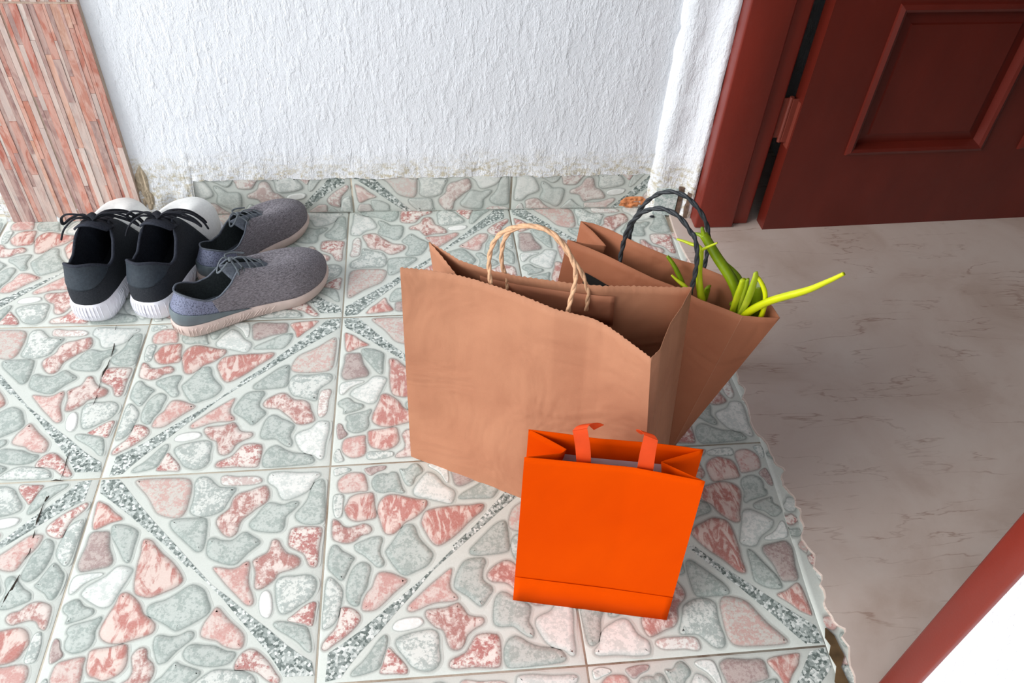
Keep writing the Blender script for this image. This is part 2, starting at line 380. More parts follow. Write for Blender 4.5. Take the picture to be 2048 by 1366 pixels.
class TileMesh:
    def __init__(s): s.V, s.F, s.M, s.ca, s.cb, s.ty = [], [], [], [], [], []; s.flat = []
    def v(s, p, ca, cb, ty=0.0): s.V.append(p); s.ca.append(ca); s.cb.append(cb); s.ty.append(ty); return len(s.V)-1
    def tile(s, P, nrm, o, clip=None, jit=0, wash=0.0):
        rnd = random.Random(jit)
        def pt(u, v, h): 
            q = P(u, v); return q+nrm*h
        v0, v1 = clip if clip else (0.0, 1.0)
        # glazed ground with a slightly cushioned rim
        e = 0.012; K = 8
        us = [0, e]+[e+(1-2*e)*i/K for i in range(1, K)]+[1-e, 1]
        vs = [v0, v0+e]+[v0+e+(v1-v0-2*e)*i/K for i in range(1, K)]+[v1-e, v1]
        idx = [[s.v(pt(u, v, -0.0012 if (u in (0, 1) or v in (v0, v1)) else 0.0), GROUND, tuple(c*1.03 for c in GROUND)) for u in us] for v in vs]
        for j in range(len(vs)-1):
            for i in range(len(us)-1):
                s.F.append((idx[j][i], idx[j+1][i], idx[j+1][i+1], idx[j][i+1])); s.M.append(0)
        # granite band
        b = [rotuv(x/1000, y/1000, o) for x, y in STRIP]
        if clip: b = clip_poly(b, v0+0.01, v1-0.006)
        if len(b) > 2:
            ids = [s.v(pt(u, v, 0.0003), GROUND, GROUND) for u, v in b]; s.F.append(tuple(reversed(ids))); s.M.append(1)
        for t, poly in STONES:
            q = [rotuv(x/1000, y/1000, o) for x, y in poly]
            if clip:
                q = clip_poly(q, v0+0.018, v1-0.01)
                if not q: continue
                if max(a[0] for a in q)-min(a[0] for a in q) < 0.02 or max(a[1] for a in q)-min(a[1] for a in q) < 0.02: continue
            ar = sum(q[i-1][0]*q[i][1]-q[i][0]*q[i-1][1] for i in range(len(q)))
            if ar < 0: q = q[::-1]
            p, nm = stone_rings(q)
            thick_ = inset_limit(p, nm)
            w = 1+rnd.uniform(-0.05, 0.05)
            a, bb, ty = COL[t]; a = tuple(c*w for c in srgb(*a)); bb = tuple(min(1, c*w) for c in srgb(*bb))
            if wash: a, bb = (tuple(c_*(1-wash)+w_*wash for c_, w_ in zip(q_, srgb(222,226,220))) for q_ in (a, bb))
            ed = tuple(EDGE[k]*0.75+a[k]*0.25 for k in range(3))
            md = lambda x, f: tuple(x[k]*(1-f)+ed[k]*f for k in range(3))
            size = math.sqrt(abs(ar)/2); sc = min(1.0, size/0.13)
            rings = [(-0.0125*sc, 0.0002, GROUND, GROUND, 0), (-0.004*sc, 0.0004, md(GROUND, 0.55), md(GROUND, 0.55), 0), (-0.0005, 0.0004, ed, ed, 0), (0.003*sc, 0.0008, md(a, 0.5), md(bb, 0.45), ty),
                     (0.010*sc, 0.0014, md(a, 0.15), md(bb, 0.22), ty), (0.021*sc, 0.0018, a, bb, ty)]
            R = []
            for off, h, c1, c2, tt in rings:
                R.append([s.v(pt(min(max(p[i].x+nm[i].x*min(off, thick_[i]*(off/0.021)), 0.003), 0.997), min(max(p[i].y+nm[i].y*min(off, thick_[i]*(off/0.021)), v0+0.003), v1-0.003), h if off < 0 else 0.0004+(h-0.0004)*thick_[i]/0.021), c1, c2, tt) for i in range(len(p))])
            k = len(p)
            for r1, r2 in zip(R, R[1:]):
                for i in range(k):
                    s.F.append((r1[i], r2[i], r2[(i+1) % k], r1[(i+1) % k])); s.M.append(0)
            p2 = [p[i]+nm[i]*min(0.021*sc, thick_[i]*sc) for i in range(k)]
            tri = delaunay_2d_cdt([Vector((a_.x, a_.y)) for a_ in p2], [], [list(range(k))], 1, 1e-7)
            last = R[-1]
            for f in tri[2]:
                ids = [last[tri[3][i][0]] if tri[3][i] else None for i in f]
                if None in ids or len(set(ids)) < 3: continue
                s.F.append(tuple(reversed(ids))); s.M.append(0); s.flat.append(len(s.F)-1)
    def build(s, name, mats):
        o = mesh(name, s.V, s.F, mats, fm=s.M, attrs={'ca': s.ca, 'cb': s.cb, 'ty': s.ty}, smooth=True)
        for f in s.flat: o.data.polygons[f].use_smooth = False
        return o
ORI = {(-2,0):1, (-1,0):0, (0,0):3, (1,0):0, (-2,1):0, (-1,1):1, (0,1):0, (1,1):1, (-2,2):3, (-1,2):0, (0,2):1, (1,2):2,
       (-3,0):0, (-3,1):1, (-3,2):0, (-2,3):0, (-1,3):1, (0,3):0, (1,3):1}
tm = TileMesh()
for (c, r), o in ORI.items():
    A, B, Cc, D = corner(c, r), corner(c+1, r), corner(c+1, r+1), corner(c, r+1)
    g = 0.0015
    def P(u, v, A=A, B=B, Cc=Cc, D=D):
        uu = g/S+u*(1-2*g/S); vv = g/S+v*(1-2*g/S)
        return (A*(1-uu)+B*uu)*(1-vv)+(D*(1-uu)+Cc*uu)*vv
    tm.tile(P, Vector((0,0,1)), o, jit=c*7+r*13+99)
# sliver of cut, chipped pieces between the last whole tiles and the smooth floor
_S, _B = STONES, STRIP
rc = random.Random(21); chips = []
for i in range(46):
    cu, cv = rc.uniform(0.10, 0.8), 0.012+i/46*0.97; a0 = rc.uniform(0, 6.28); ru, rv = rc.uniform(0.10, 0.26), rc.uniform(0.006, 0.014)
    chips.append((rc.choice('gglpmswwdx'), tuple((int(1000*(cu+ru*math.cos(t)*rc.uniform(0.6, 1.2))), int(1000*(cv+rv*math.sin(t)*rc.uniform(0.6, 1.2)))) for t in [a0+6.283*q/8 for q in range(8)])))
STONES, STRIP = chips, []
def P(u, v):
    r = 0.3+v*3.3; r0 = min(int(r), 3); a = corner(2, r0).lerp(corner(2, r0+1), r-r0)
    return Vector((a.x-0.0035+u*0.16*S, a.y, 0.0004))
tm.tile(P, Vector((0,0,1)), 0, jit=5)
STONES, STRIP = _S, _B
# plain bed under everything (grout shows through the joints)
V, F = box_data(-5.2*S, 3.0*S, -7.5*S, 1.6*S, -0.06, -0.0016)
b0 = len(tm.V)
for p in V: tm.v(p, GROUND, GROUND)
for f in F: tm.F.append(tuple(i+b0 for i in f)); tm.M.append(2)
floor = tm.build('floor', [M_TILE, M_BAND, M_GROUT, M_CRACK, M_CRACKE])
struct(floor, 'pebble patterned ceramic tile floor with grey speckled diagonal bands')
# plain outer rows of tile beyond what the photo shows
V, F = [], []
for c in range(-5, 2):
    for r in range(-2, 7):
        if (c, r) in ORI or (r < 0 and c > -3): continue
        k = len(V); x0, x1, y0, y1 = c*S+.002, (c+1)*S-.002, -(r+1)*S+.002, -r*S-.002
        V += [Vector((x0,y0,0)), Vector((x1,y0,0)), Vector((x1,y1,0)), Vector((x0,y1,0))]; F.append((k,k+1,k+2,k+3))
tp = TileMesh()
for (c, r) in [(c, r) for c in range(-5, 2) for r in range(-2, 7) if not ((c, r) in ORI or (r < 0 and c > -3))]:
    x0, y0 = c*S, -r*S
    tp.tile(lambda u, v, x0=x0, y0=y0: Vector((x0+.002+u*(S-.004), y0-.002-v*(S-.004), 0)), Vector((0,0,1)), (c+r) % 4, jit=c*5+r)
ft = tp.build('floor', [M_TILE, M_BAND]); struct(ft, 'outer rows of the pebble patterned floor tiles')

# crack across the left tiles, and brown dirt where the tiles were cut
def ribbon_on_floor(pts, w, z=0.0011):
    pp = [Vector((*at(*q).xy, z)) for q in pts]; V, F = [], []
    for i, p in enumerate(pp):
        t = (pp[min(i+1, len(pp)-1)]-pp[max(i-1, 0)]); nn = Vector((-t.y, t.x, 0)).normalized()
        ww = w*(0.35+random.random()) if 0 < i < len(pp)-1 else w*0.1
        V += [p-nn*ww/2, p+nn*ww/2]
    for i in range(len(pp)-1): F.append((2*i, 2*i+2, 2*i+3, 2*i+1))
    return V, F
cr = [([(233,652),(229,668),(231,680),(227,700),(222,715)], .0018), ([(220,720),(216,732),(208,745),(204,755)], .004), ([(203,756),(196,790),(186,812),(172,840)], .0012),
      ([(140,905),(134,920),(130,938),(121,962)], .0014), ([(102,963),(112,961),(127,963)], .003), ([(99,984),(96,995),(90,1004)], .010), ([(88,1008),(83,1022),(75,1042),(72,1052)], .0032),
      ([(71,1060),(66,1080),(60,1105),(50,1120)], .0018), ([(40,1150),(32,1165),(24,1180),(14,1196),(4,1215)], .0040), ([(24,1180),(34,1171)], .003)]
V, F = join([ribbon_on_floor(p, w) for p, w in cr])
o = mesh('floor_crack', V, F, M_CRACK); o['kind'] = 'structure'; o.name = 'trim_1'; o['label'] = 'dark crack running through the left floor tiles'
solid(o, 0.0006, 1)
o = mesh('trim_5', *ribbon_on_floor([(1650,1258),(1658,1275),(1668,1292),(1672,1312),(1676,1335),(1682,1366),(1690,1400)], 0.016, 0.0022), M_CRACKE); struct(o, 'brown dirt along the broken tile edge at the bottom'); solid(o, 0.001, 1)
# grey marble-look floor inside, laid over the cut edge of the tiles
edge = [(1338,432),(1345,455),(1353,478),(1363,498),(1374,518),(1400,560),(1440,650),(1470,740),(1476,766),(1489,780),(1486,800),(1496,822),(1500,850),(1512,868),(1530,884),(1534,900),(1546,918),(1552,930),(1566,940),(1560,955),(1566,970),
        (1574,985),(1590,998),(1586,1012),(1602,1022),(1598,1042),(1606,1052),(1600,1075),(1610,1092),(1622,1100),(1628,1117),(1624,1135),(1638,1150),(1640,1170),(1650,1186),(1644,1205),(1654,1224),
        (1664,1236),(1668,1249),(1688,1262),(1682,1276),(1696,1295),(1693,1312),(1704,1328),(1700,1345),(1709,1366),(1716,1412)]
ep = [at(*q) for q in edge]; ep = resample([Vector((p.x, p.y, 0)) for p in ep], 150)
for i, p in enumerate(ep):
    if i > 40: p.x += 0.006*noise.noise(Vector((p.y*60, 3, 0)))+0.003*noise.noise(Vector((p.y*190, 7, 0)))
# each vertex gets its own outward run so the slab is a clean grid
V, F = [], []
XR = 9*S
top = Vector((ep[0].x, 1.2*S, 0)); ep2 = [Vector((2.02*S+0.1, 1.2*S, 0))]+[Vector((2.02*S+0.1, 0.05, 0))]+ep+[Vector((2.03*S, -3.6*S, 0)), Vector((2.03*S+.05, -6.4*S, 0))]
for p in ep2:
    V += [Vector((p.x, p.y, -0.01)), Vector((p.x, p.y, 0.0030)), Vector((p.x+0.0015, p.y, 0.0040)), Vector((XR, p.y, 0.0040))]
for i in range(len(ep2)-1):
    a, b = 4*i, 4*(i+1)
    for k in range(3): F.append((a+k, b+k, b+k+1, a+k+1))
o = mesh('floor', V, F, M_MARBLE); struct(o, 'smooth beige grey marble look floor inside the doorway')

# ================================================================ WALLS
YW = -0.038*S
WX0, WX1 = -2.0*S, 1.885*S
HW = 2.6
BBH = 0.262*S
YF = YW-0.004
BX0, BX1 = at(372,400).x, 1.86*S
bx0 = on_plane(392, 380, (0, YW, 0), Vector((0,1,0))).x
# plaster wall front as a fine grid so the lower lip can be ragged
V, F = [], []
nx, nz = 160, 60
xs = [WX0+(WX1-WX0)*i/nx for i in range(nx+1)]
def zlow(x):
    if x < bx0: return 0.0
    return BBH-0.002+0.006*noise.noise(Vector((x*22, 1, 0)))+0.003*noise.noise(Vector((x*80, 5, 0)))
for i, x in enumerate(xs):
    z0 = zlow(x)
    for j in range(nz+1):
        z = z0+(HW-z0)*(j/nz)**1.8
        lump = 0.0045*math.exp(-max(0, z-z0)/0.05)*(0.6+noise.noise(Vector((x*30, z*25, 2))))+0.0015*noise.noise(Vector((x*9, z*9, 4)))
        if x < bx0+.02: lump += 0.012*math.exp(-((z)/0.10)**2)*(0.7+0.8*noise.noise(Vector((x*45, z*40, 8))))
        V.append(Vector((x, YF-lump, z)))
for i in range(nx):
    for j in range(nz):
        a = i*(nz+1)+j; F.append((a, a+nz+1, a+nz+2, a+1))
k = len(V)
V2, F2 = box_data(WX0, WX1+0.06, YW+0.0005, 0.16, 0, HW)
o = mesh('wall_back', *join([(V, F), (V2, F2)]), M_WALL, smooth=True)
for p in o.data.polygons[-6:]: p.use_smooth = False
struct(o, 'white textured plaster wall behind the shoes')

# skirting of cut pebble tiles
tb = TileMesh()
jx = [on_plane(705, 390, (0, YW, 0), Vector((0,1,0))).x, on_plane(1022, 380, (0, YW, 0), Vector((0,1,0))).x]
segs = [(jx[0]-S*0.985, jx[0]-0.002, 3, 0.045), (jx[0]+0.002, jx[1]-0.002, 0, 0.045), (jx[1]+0.002, jx[1]+S, 3, 0.045)]
for x0, x1, o_, v0 in segs:
    hh = 0.30; zt = BBH+0.006
    def P(u, v, x0=x0, x1=x1, v0=v0): return Vector((x0+u*(x1-x0), YW-0.0035, zt*(1-(v-v0)/hh)+0.001))
    tb.tile(P, Vector((0,-1,0)), o_, clip=(v0, v0+hh), jit=int(x0*100), wash=0.38)
V, F = box_data(segs[0][0], min(segs[2][1], WX1+.005), YW-0.0018, YW+0.002, 0, BBH+0.004)
k = len(tb.V)
for p in V: tb.v(p, GROUND, GROUND)
for f in F: tb.F.append(tuple(i+k for i in f)); tb.M.append(2)
o = tb.build('baseboard_back', [M_TILE, M_BAND, M_GROUT]); struct(o, 'skirting of pebble patterned tiles at the foot of the white wall')

# rusty mortar at the right end of the skirting and crumbling mortar at the left end
def lump_patch(name, x0, x1, z0, z1, mat, amp, seed, y=YW-0.004, n=26):
    V, F = [], []
    for i in range(n+1):
        for j in range(n+1):
            u, w = i/n*2-1, j/n*2-1; r = max(0.0, 1-(u*u+w*w)*(1.05+0.5*noise.noise(Vector((u*2, w*2, seed)))))
            V.append(Vector((x0+(x1-x0)*i/n, y+0.004-amp*(r**0.5)*(0.75+0.5*noise.noise(Vector((u*4, w*4, seed+3)))), z0+(z1-z0)*j/n)))
    for i in range(n):
        for j in range(n):
            a = i*(n+1)+j; F.append((a, a+n+1, a+n+2, a+1))
    o = mesh(name, V, F, mat, smooth=True); return o
xr0 = on_plane(1232, 412, (0, YW, 0), Vector((0,1,0))).x; xr1 = on_plane(1298, 412, (0, YW, 0), Vector((0,1,0))).x
o = lump_patch('trim_2', xr0, xr1, -0.004, 0.036, M_RUST, 0.010, 3); struct(o, 'orange stained mortar at the right end of the skirting')
xs0 = on_plane(292, 425, (0, YW, 0), Vector((0,1,0))).x; xs1 = on_plane(392, 410, (0, YW, 0), Vector((0,1,0))).x
o = lump_patch('trim_3', xs0-0.004, xs0+0.034, -0.02, 0.13, M_SOIL, 0.012, 11, YF-0.004); struct(o, 'crumbling mortar between the striped pillar and the skirting')

# nib of wall between the back wall and the door frame, with a thick rounded corner
nib = [(1.86,0.02),(1.875,-0.05),(1.905,-0.085),(1.94,-0.10),(1.975,-0.098),(2.0,-0.108),(2.05,-0.118),(2.085,-0.135),(2.115,-0.17),(2.14,-0.19),(2.16,-0.10),(2.16,0.3),(1.86,0.3)]
V, F = [], []; nz = 90
for j in range(nz+1):
    z = HW*(j/nz)**1.5
    for i, (x, y) in enumerate(nib):
        a = 0.0 if i > 9 else 0.0035*noise.noise(Vector((x*40, z*22, 4)))+0.002*noise.noise(Vector((x*90, z*60, 9)))
        V.append(Vector((x*S+a, y*S+a-(0.0035 if 1 < i < 5 else 0), z)))
m = len(nib)
for j in range(nz):
    for i in range(m): F.append((j*m+i, j*m+(i+1) % m, (j+1)*m+(i+1) % m, (j+1)*m+i))
F.append(tuple(nz*m+i for i in range(m)))
# near part of the outer wall, lintel above the doorway
NJ = -3.335*S
parts = [(V, F), box_data(2.035*S, 2.26*S, -7.5*S, NJ, 0.0, HW), box_data(2.06*S, 2.26*S, NJ, -0.15*S, 5.95*S, HW), box_data(2.165*S, 2.30*S, -0.13*S, 1.5*S, 0, HW)]  # last box is unseen, added to stop sun leaking in behind the hinge
o = mesh('wall_right', *join(parts), M_WALL, smooth=False)
for p in o.data.polygons[:nz*m]: p.use_smooth = True
struct(o, 'white plaster wall around the doorway')
# cut tile and dark gap at the foot of the nib
tn = TileMesh()
A0, A1 = Vector((1.915*S, -0.118*S, 0)), Vector((2.05*S, -0.142*S, 0))
dn = (A1-A0).normalized(); nn = Vector((dn.y, -dn.x, 0))
def P(u, v): return A0+dn*((A1-A0).length*u/0.42)+Vector((0,0,0.068*(1-(v-0.52)/0.3)))
V, F = [], []
for i, x in enumerate((0, 1)):
    for z in (0, 0.068): V.append(A0.lerp(A1, x)+Vector((0,0,z)))
w = 0.02
V += [v-nn*w for v in V[:4]]
F = [(0,2,3,1), (4,5,7,6), (1,3,7,5), (0,1,5,4), (2,6,7,3)]
for p in V: tn.v(p, srgb(206,212,210), srgb(150,168,164), 0.3)
for f in F: tn.F.append(f); tn.M.append(0)
o = tn.build('baseboard_right', [M_TILE]); 
for p in o.data.polygons: p.use_smooth = False
struct(o, 'short cut skirting tile at the foot of the wall beside the door frame')
V, F = prism_data([(2.052*S,-0.10*S),(2.056*S,-0.137*S),(2.082*S,-0.142*S),(2.09*S,-0.12*S)], 0, 0.075)
V2, F2 = prism_data([(2.10*S,-0.12*S),(2.104*S,-0.178*S),(2.118*S,-0.186*S),(2.13*S,-0.16*S)], 0, 0.07)
o = mesh('trim_4', *join([(V, F), (V2, F2)]), simple('dark_brown_gap', srgb(104,84,72), 0.95, 0.2, 0.4, 90, 0.6, 90, 0.004)); struct(o, 'brown unfilled gaps at the foot of the wall beside the frame')

# inside room
def slab(name, x0, x1, y0, y1, z0, z1, mat, lab):
    o = mesh(name, *box_data(x0, x1, y0, y1, z0, z1), mat); struct(o, lab); return o
slab('wall_inside_back', 2.95*S, XR, -0.125*S, 1.5*S, 0, HW, M_PLAIN, 'inner back wall of the room behind the door')
slab('wall_inside_back', 2.16*S, 2.95*S, 1.2*S, 1.5*S, 0, HW, M_PLAIN, 'recess added in the inner back wall to keep the hinge gap dark')  # added recess: its depth makes the slit beside the door go dark
slab('wall_inside_right', XR, XR+0.1, -6.5*S, 1.5*S, 0, HW, M_PLAIN, 'far inner wall of the room behind the door')
slab('wall_inside_front', 2.26*S, XR, -6.5*S, -6.3*S, 0, HW, M_PLAIN, 'near inner wall of the room behind the door')
slab('ceiling', 2.06*S, XR+0.1, -7.5*S, 1.5*S, HW, HW+0.1, M_PLAIN, 'ceiling of the room behind the door')

# unseen porch roof, added to block overhead sky; light enters low from the left
slab('ceiling', -2.3, 2.06*S, -9.0*S, 0.16, HW, HW+0.12, M_PLAIN, 'unseen porch ceiling added above the tiled floor to block overhead sky')

# ================================================================ STRIPED STONE PILLAR
YP = -0.087*S
px0, px1 = -1.962*S, -1.189*S-0.006
pillar_cols = [srgb(200,128,110), srgb(208,146,128), srgb(190,112,96), srgb(212,194,186), srgb(200,182,176), srgb(176,146,140), srgb(164,130,126), srgb(220,208,200), srgb(206,138,118), srgb(212,162,140), srgb(194,156,148), srgb(208,188,180)]
V, F, CA = [], [], []
def sbox(x0, x1, y, z0, z1, c, sl=0.0):
    k = len(V); b = 0.0003
    pts = [(x0,y+.006,z0),(x1,y+.006,z0),(x1+sl,y+.006,z1),(x0+sl,y+.006,z1),(x0+b,y,z0+b),(x1-b,y,z0+b),(x1-b+sl,y,z1-b),(x0+b+sl,y,z1-b)]
    for p in pts: V.append(Vector(p)); CA.append(c)
    F.extend([(k+4,k+5,k+6,k+7),(k,k+1,k+5,k+4),(k+1,k+2,k+6,k+5),(k+2,k+3,k+7,k+6),(k+3,k,k+4,k+7)])
rs = random.Random(5)
jointx = -1.577*S
for (tx0, tx1) in ((px0, jointx-0.0015), (jointx+0.0015, px1)):
    tz = -0.0
    while tz < 1.5:
        tz1 = (1.312*S if tz == 0 else tz+0.45); x = tx0; lastc = None
        while x < tx1-0.001:
            w = min(rs.choice((0.0055, 0.007, 0.008, 0.0095, 0.011, 0.014)), tx1-x)
            if tx1-(x+w) < 0.004: w = tx1-x
            z = tz+0.001
            while z < tz1-0.002:
                h = min(rs.uniform(0.08, 0.34), tz1-0.001-z)
                if tz1-(z+h) < 0.03: h = tz1-0.001-z
                c = rs.choice(pillar_cols)
                while c == lastc: c = rs.choice(pillar_cols)
                lastc = c; f = rs.uniform(0.74, 0.94)
                sbox(x, x+w, YP-rs.choice((0, 0.0005, 0.0010, 0.0016)), z, z+h, tuple(min(1, q*f) for q in c))
                z += h
            x += w
        tz = tz1+0.002
k = len(V); v2, f2 = box_data(px0, px1+0.0005, YP+0.0012, 0.16, 0, HW)
V += v2; CA += [srgb(186,168,150)]*8; F += [tuple(i+k for i in f) for f in f2]
o = mesh('wall_left', V, F, M_STONE, attrs={'ca': CA}); struct(o, 'pillar clad in vertical strips of red, pink and grey split stone')

# ================================================================ DOOR FRAME AND DOOR
def frame_part(name, x0, x1, y0, y1, z0, z1, parent=None, mat=M_FRAME, b=0.004):
    o = mesh(name, *box_data(x0, x1, y0, y1, z0, z1), mat, parent); bevel(o, b); return o
fr = empty('door_1', (2.143*S, -0.29*S, 0)); struct(fr, 'red brown painted wooden door frame around the doorway')
def off(o, root): o.location = -Vector(root.location); return o
HJ = 5.95*S
off(frame_part('jamb', 2.146*S, 2.392*S, -0.292*S, -0.14*S, 0.004, HJ, fr), fr)
off(frame_part('jamb', 2.385*S, 2.50*S, -0.255*S, -0.14*S, 0.004, HJ, fr), fr)
off(frame_part('jamb', 2.019*S, 2.26*S, NJ-0.002, -3.232*S, 0.0, HJ, fr), fr)
off(frame_part('head', 2.03*S, 2.45*S, NJ, -0.15*S, HJ-0.09, HJ+0.01, fr), fr)
A = at(1523, 462); A.z = 0
dd = (at(2048, 437)-at(1523, 462)); dd.z = 0; dd.normalize(); ang = math.atan2(dd.y, dd.x)
lf = empty('door_2', (A.x, A.y, 0.0), ang); struct(lf, 'red brown panelled wooden door standing open')
LW, LT, LH = 2.62*S, 0.036, 5.75*S
# leaf: local x along the door, y depth (0 = face towards the camera), z up; recesses are cut as real geometry
def leaf_mesh(rects):
    """front face grid with panel recesses; rects = (x0,x1,z0,z1)"""
    xs = sorted({0, LW}|{r[0] for r in rects}|{r[1] for r in rects}); zs = sorted({0.002, LH}|{r[2] for r in rects}|{r[3] for r in rects})
    V, F = [], []
    def inside(x, z): return any(r[0] < x < r[1] and r[2] < z < r[3] for r in rects)
    for i in range(len(xs)-1):
        for j in range(len(zs)-1):
            if inside((xs[i]+xs[i+1])/2, (zs[j]+zs[j+1])/2): continue
            k = len(V); V += [Vector((xs[i],0,zs[j])), Vector((xs[i+1],0,zs[j])), Vector((xs[i+1],0,zs[j+1])), Vector((xs[i],0,zs[j+1]))]; F.append((k,k+1,k+2,k+3))
            k = len(V); V += [v+Vector((0,LT,0)) for v in V[k-4:k]]; F.append((k+3,k+2,k+1,k))
    for a, b in (((0,0.002),(0,LH)), ((LW,0.002),(LW,LH)), ((0,0.002),(LW,0.002)), ((0,LH),(LW,LH))):
        k = len(V); V += [Vector((a[0],0,a[1])), Vector((b[0],0,b[1])), Vector((b[0],LT,b[1])), Vector((a[0],LT,a[1]))]; F.append((k,k+1,k+2,k+3))
    return V, F
pr = (0.378*S, 1.235*S, 0.555*S, 1.425*S)
rects = [pr, (1.50*S, 2.36*S, pr[2], pr[3]), (pr[0], pr[1], 1.9*S, 3.3*S), (1.50*S, 2.36*S, 1.9*S, 3.3*S), (pr[0], pr[1], 3.8*S, 5.3*S), (1.50*S, 2.36*S, 3.8*S, 5.3*S)]
o = mesh('leaf', *leaf_mesh(rects), M_DOOR, lf); fix_normals(o)
def loft_rect(rs_):
    V, F = [], []
    for (x0, x1, z0, z1, y) in rs_: V += [Vector((x0,y,z0)), Vector((x1,y,z0)), Vector((x1,y,z1)), Vector((x0,y,z1))]
    for k in range(len(rs_)-1):
        for i in range(4): F.append((4*k+i, 4*k+(i+1) % 4, 4*k+4+(i+1) % 4, 4*k+4+i))
    return V, F
for x0, x1, z0, z1 in rects:
    w = 0.015
    seq = [(x0-.005,x1+.005,z0-.005,z1+.005,0.0), (x0-.004,x1+.004,z0-.004,z1+.004,-0.005), (x0+.004,x1-.004,z0+.004,z1-.004,-0.009), (x0+.010,x1-.010,z0+.010,z1-.010,-0.006), (x0+w,x1-w,z0+w,z1-w,0.010), (x0+w+.001,x1-w-.001,z0+w+.001,z1-w-.001,0.013)]
    o = mesh('moulding', *loft_rect(seq), M_DOOR, lf); fix_normals(o)
    q = w
    V, F = loft_rect([(x0+q-.004,x1-q+.004,z0+q-.004,z1-q+.004,0.0125), (x0+q+.022,x1-q-.022,z0+q+.022,z1-q-.022,0.009), (x0+q+.024,x1-q-.024,z0+q+.024,z1-q-.024,0.0055)])
    F.append((8,9,10,11)); V2, F2 = box_data(x0+q-.004, x1-q+.004, 0.018, 0.026, z0+q-.004, z1-q+.004)
    o = mesh('panel', *join([(V, F), (V2, F2)]), M_DOOR, lf); fix_normals(o)
hz0, hz1 = 0.60*S, 0.885*S
hx = -0.085*S
o = mesh('hinge', *join([tube_data([Vector((-0.012,0.026,hz0)), Vector((-0.012,0.026,hz1))], 0.0048, 12), box_data(-0.048, -0.012, 0.0285, 0.031, hz0+.008, hz1-.004), box_data(-0.012, 0.0006, 0.016, 0.019, hz0+.004, hz1), box_data(-0.0012, 0.0, 0.004, 0.024, hz0-.006, hz1-.004)]), M_HINGE, lf)
o['label'] = 'worn painted hinge'
# ================================================================ PAPER BAGS
def T(x, y, z=0.0): return Vector((x*S, y*S, z*S))
def poly_at(pts, z0, z1=None):
    """photo points along a rim whose height runs from z0 to z1 (tile units)"""
    n = len(pts); z1 = z0 if z1 is None else z1; L = [0]
    for a, b in zip(pts, pts[1:]): L.append(L[-1]+math.hypot(b[0]-a[0], b[1]-a[1]))
    return [at(p[0], p[1], (z0+(z1-z0)*l/L[-1])*S) for p, l in zip(pts, L)]
def crumple(p, seed, a): return Vector((noise.noise(p*9+Vector((seed,0,0))), noise.noise(p*9+Vector((0,seed,4))), 0.3*noise.noise(p*9+Vector((2,1,seed)))))*a
def bag_body(name, sides, mats, parent, rows=26, ragged=0.0, amp=0.002, thick=0.0006, seed=1, band=None, corner_creases=()):
    """sides = [(bottom polyline, top polyline, n)], consecutive sides share corners"""
    bot, top = [], []
    for b, t, n in sides:
        bb, tt = resample(b, n+1), resample(t, n+1)
        bot += bb[:-1]; top += tt[:-1]
    N_ = len(bot); V, F, M = [], [], []
    corners = set(); k = 0
    for b, t, n in sides: corners.add(k % N_); k += n
    cen = sum(bot, Vector())/N_
    for j in range(rows+1):
        r = j/rows
        for i in range(N_):
            p = bot[i].lerp(top[i], r)
            dc = min(min(abs(i-c), N_-abs(i-c)) for c in corners)
            f = min(1.0, dc/5.0)*min(1.0, r*6+0.1)
            p = p+crumple(p, seed, amp)*f
            if j == rows and ragged: p = p+Vector((0, 0, ragged*((i % 2)-0.5)+ragged*0.8*noise.noise(Vector((i*0.7, seed, 0)))))
            V.append(p)
    for j in range(rows):
        for i in range(N_):
            a, b = j*N_+i, j*N_+(i+1) % N_
            F.append((a, b, b+N_, a+N_))
            M.append(0)
    F.append(tuple(range(N_-1, -1, -1))); M.append(0)
    o = mesh(name, V, F, mats, parent, fm=M)
    o.data.polygons.foreach_set('use_smooth', [True]*len(o.data.polygons))
    es = o.data.edges
    sh = []
    for e in es:
        a, b = e.vertices
        cs = (a % N_ == b % N_) and (a % N_ in corners)
        sh.append(bool(cs or (a < N_ and b < N_)))
    at_ = o.data.attributes.new('sharp_edge', 'BOOLEAN', 'EDGE'); at_.data.foreach_set('value', sh)
    solid(o, thick, -1.0)
    return o

# ---- large brown bag in front
FL, FR = T(.361,-1.963), T(1.345,-2.468)
u = (FR-FL).normalized(); nv = Vector((-u.y, u.x, 0))
BR, BL = FR+nv*(.45*S), FL+nv*(.45*S)
front_top = poly_at([(800,535),(850,540),(911,550),(950,560),(991,573),(1030,586),(1070,601),(1110,617),(1150,627),(1178,634),(1205,647),(1230,664),(1265,690),(1302,716)], 1.135, 1.125)
right_top = poly_at([(1302,716),(1319,697),(1328,675),(1342,646),(1366,613),(1385,574)], 1.125, 1.12)
back_top = poly_at([(1385,574),(1300,574),(1211,573),(1160,568),(1108,561),(1040,552),(977,539),(921,521),(857,483)], 1.12, 1.10)
left_top = poly_at([(857,483),(885,515),(912,549)], 1.10, 1.095)
left_top2 = poly_at([(912,549),(860,543),(800,535)], 1.095, 1.135)
mid = (FL+BL)/2
bag = empty('paper_bag', tuple(((FL+FR+BR+BL)/4).xy)+(0,))
tag(bag, 'largest light brown kraft paper shopping bag with beige twisted cord handles, empty, in front', 'bag', 'brown paper shopping bags')
bo = Vector(bag.location)
def under(o, root): o.location = -Vector(root.location); return o
frm = [FL, FL.lerp(FR, 0.5)-nv*0.004, FR]
o = bag_body('bag_body', [(frm, front_top, 110), ([FR, BR], right_top, 40), ([BR, BL], back_top, 100), ([BL, mid], left_top, 14), ([mid, FL], left_top2, 14)], M_KRAFT, bag, ragged=0.0016, amp=0.0035, seed=3)
under(o, bag)
